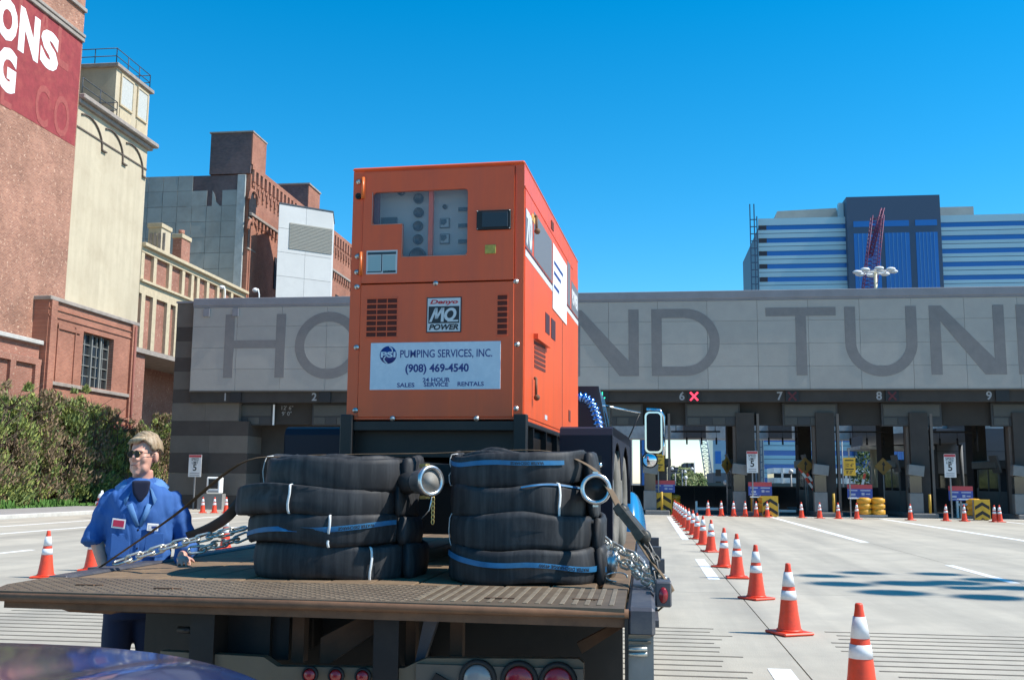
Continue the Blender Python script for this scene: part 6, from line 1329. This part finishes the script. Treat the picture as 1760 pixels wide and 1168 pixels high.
# hair
rr=random.Random(4);mb=MB()
cap=MB();nU=40;nV=18;vs=[];idx={}
def hv(u_,v_): # v from pole
    th=2*math.pi*u_/nU;ph=math.pi*.64*v_/nV;front=-math.sin(th)
    x=math.sin(ph)*math.cos(th);y=math.sin(ph)*math.sin(th);z=math.cos(ph);rn=1+.045*noise.noise(Vector((x*4+z,y*9,z*3)))+.03*math.sin(y*18+x*6)
    return Vector((x*.083*rn,.020+y*.101*rn,1.716+z*.094*rn))
fs=[]
for i in range(nU):
    for j in range(nV+1): vs.append(HM@hv(i,j))
for i in range(nU):
    for j in range(nV):
        th=2*math.pi*(i+.5)/nU;ph=.64*(j+.5)/nV;front=max(0,-math.sin(th));lim=.64-.36*front**1.4 if front>.30 else (.50+.10*max(0,math.sin(th)) if front>-.2 else .64)
        if front>.3 and abs(math.cos(th))>.55: lim=max(lim,.40)
        if ph<lim: a=i*(nV+1)+j;b=((i+1)%nU)*(nV+1)+j;fs.append((a,b,b+1,a+1))
cap.add(vs,fs,True);hc=cap.build('hair',m_hair,MP);s_=hc.modifiers.new('t','SOLIDIFY');s_.thickness=.012;s_.offset=-1
st_=MB()
for k in range(900):
    th=rr.uniform(0,2*math.pi);ph=math.acos(rr.uniform(.05,1));front=-math.sin(th)
    if front>.35 and ph>.9: continue
    if ph>1.25 and front>0: continue
    p=Vector((math.sin(ph)*math.cos(th)*.084,.020+math.sin(ph)*math.sin(th)*.102,1.716+math.cos(ph)*.0955))
    sweep=Vector((-.6,-.35,-.25)) if front>-.1 else Vector((rr.uniform(-.2,.2),.1,-1))
    nrm=Vector((p.x/.088**2,(p.y-.02)/.105**2,(p.z-1.722)/.104**2)).normalized();d=(sweep-nrm*sweep.dot(nrm)).normalized()
    l=rr.uniform(.025,.05);q=[p,p+d*l*.5+nrm*.004,p+d*l-nrm*.001];st_.tube([HM@x for x in q],[.0024,.0022,.0006],3)
st_.build('hair_strands',m_hair,MP,kind='stuff')
for k in range(7):
    f=k/6;a=Vector((.042-.06*f,-.062-.006*math.sin(f*3),1.780-.003*f));MB().tube([HM@a,HM@(a+Vector((-.022,-.018,-.012))),HM@(a+Vector((-.045,-.016,-.032)))],[.012,.010,.003],6).build('fringe_lock',m_hair,MP)
# sunglasses
sg_=MB()
for s in (1,-1):
    pts=[];
    for i in range(20): t=2*math.pi*i/20;pts.append((s*.033+.0265*math.cos(t)*(1+.08*math.sin(t)*-1),1.688+.0205*math.sin(t)-.004*abs(math.cos(t))))
    M=HM@Matrix.Rotation(R(s*-9),4,'Z');o=MB().prism([(a,b) for a,b in pts],-.1035,-.1005,M=M).build('sunglass_lens',m_lens,MP)
    MB().tube([M@Vector((a,-.102,b)) for a,b in pts],.0014,5,closed=True,up=(0,1,0)).build('sunglass_rim',m_brass,MP)
    MB().tube([HM@Vector((s*.058,-.092,1.695)),HM@Vector((s*.074,-.05,1.692)),HM@Vector((s*.080,.01,1.690))],.0018,5).build('sunglass_arm',m_blk,MP)
MB().tube([HM@Vector((-.010,-.106,1.695)),HM@Vector((.010,-.106,1.695))],.0015,5).build('sunglass_bridge',m_brass,MP)
MB().tube([HM@Vector((-.020,-.098,1.6245)),HM@Vector((0,-.1005,1.6255)),HM@Vector((.020,-.098,1.6235))],.0022,5).build('mouth_line',mat('lip_brown',(.22,.07,.06),.6),MP)
# ------------------------------------------------ blue car at lower left (only its bonnet is in view)
m_car=mat('car_paint_blue',(.008,.020,.12),.22,coat=1.0,spec=.6,dirt=(.03,.05,.18),ds=3,da=.35,bump=.03,bs=4)
CR=thing('parked_car','dark blue car, its shiny bonnet filling the lower left corner','car',(-1.75,.5,0))
cx=-1.70;hw=.99
def yf(x): # front outline of the bonnet
    s=min(1,abs((x-cx)/hw));return 2.72-.55*s**2.4
n=36;m=14;vs=[];
def car_ring(z,inset,yo):
    out=[]
    for i in range(n+1):
        a=math.pi*i/n;s=math.cos(a);x=cx+(hw-inset)*math.copysign(abs(s)**.55,s);out.append(Vector((x,0,z)))
        ss=abs((x-cx)/hw);out[-1].y=(2.72-.58*min(1,ss)**2.4-inset*.9+yo) if math.sin(a)>.02 else -1.9
    return out
rings=[car_ring(z,i,y) for z,i,y in ((.22,.10,-.03),(.35,.03,.02),(.55,.0,.04),(.75,.0,.03),(.92,.012,.02),(1.0,.03,.0),(1.045,.055,-.01),(1.062,.09,-.03))]
mb=MB()
for r0,r1 in zip(rings[:-1],rings[1:]):
    for i in range(n): mb.face([r0[i],r0[i+1],r1[i+1],r1[i]],smooth=True)
import bmesh
def weld(o,d=.002):
    b=bmesh.new();b.from_mesh(o.data);bmesh.ops.remove_doubles(b,verts=b.verts,dist=d);bmesh.ops.recalc_face_normals(b,faces=b.faces);b.to_mesh(o.data);b.free();return o
weld(mb.build('body',m_car,CR))
mb=MB();NX=44;NY=30
def hood_z(x,y,yb):
    s=(x-cx)/hw;f=(y-.75)/(yb-.75);z=1.062+.060*(1-f**2.2)*(1-.35*abs(s)**3)
    z+=.022*math.exp(-((abs(s)-.62)/.09)**2)*(1-f**4)+.02*(1-abs(s)**2)*(1-f**3);return z
g=[]
for i in range(NX+1):
    s=-1+2*i/NX;x=cx+(hw-.09)*s;ss=abs((x-cx)/hw);yb=2.72-.58*ss**2.4-.081-.03
    row_=[]
    for j in range(NY+1): y=.75+(yb-.75)*j/NY;row_.append(Vector((x,y,hood_z(x,y,yb)-(.0 if j<NY else 0))))
    g.append(row_)
for i in range(NX):
    for j in range(NY): mb.face([g[i][j],g[i+1][j],g[i+1][j+1],g[i][j+1]],smooth=True)
weld(mb.build('bonnet',m_car,CR))
mb=MB();CAR_UP=.020
W0=[(-.80,.75,1.12),(.80,.75,1.12),(.62,.05,1.55),(-.62,.05,1.55)];mb.face([(cx+a,b,c) for a,b,c in W0]);mb.build('windscreen',m_darkglass,CR)
MB().prism([(.05,1.55),(-.3,1.62),(-1.0,1.60),(-1.5,1.5),(-1.9,1.08),(.75,1.08)],cx-.70,cx+.70,axis='x').build('cabin',m_darkglass,CR)
MB().prism([(.02,1.555),(-.3,1.63),(-1.0,1.61),(-1.5,1.51),(-1.5,1.49),(-1.0,1.59),(-.3,1.61),(.02,1.54)],cx-.71,cx+.71,axis='x').build('roof',m_car,CR)
MB().box(cx-.98,cx+.98,-1.9,.8,1.0,1.09,b=.03).build('shoulder',m_car,CR)
MB().box(cx-.45,cx+.45,2.70,2.735,.55,.72,b=.01).build('grille',m_blk,CR)
for s in (1,-1):
    MB().sphere((cx+s*.72,2.46,.80),1,16,10,sc=(.16,.10,.08)).build('headlight',m_tclear,CR)
    for y in (1.75,-1.1): wheel(CR,cx+s*.86,y,.32,.32,.2,s)
for s in (1,-1): MB().tube([(cx+s*.35,.85,1.135),(cx+s*.05,.72,1.15)],.008,6).build('wiper',m_blk,CR)

CR.location.z+=CAR_UP;CR.location.y+=.06
# ------------------------------------------------ lettering curves to meshes
bpy.context.view_layer.update()
dg=bpy.context.evaluated_depsgraph_get()
for o in [o for o in bpy.data.objects if o.type=='FONT']:
    me=bpy.data.meshes.new_from_object(o.evaluated_get(dg));nm=o.name
    par=o.parent;pi=o.matrix_parent_inverse.copy();lo=o.location.copy();ro=o.rotation_euler.copy();sc_=o.scale.copy();fw=o.get('fitw')
    if fw and len(me.vertices):
        xs=[v.co.x for v in me.vertices];w=max(xs)-min(xs);k=fw/w;c=(max(xs)+min(xs))/2
        for v in me.vertices: v.co.x=(v.co.x-c)*k
    bpy.data.objects.remove(o)
    q=bpy.data.objects.new(nm,me);COL.objects.link(q);q.location=lo;q.rotation_euler=ro;q.scale=sc_
    if par is not None:q.parent=par;q.matrix_parent_inverse=pi
for o in bpy.data.objects:
    if 'world_pi' in o: del o['world_pi']
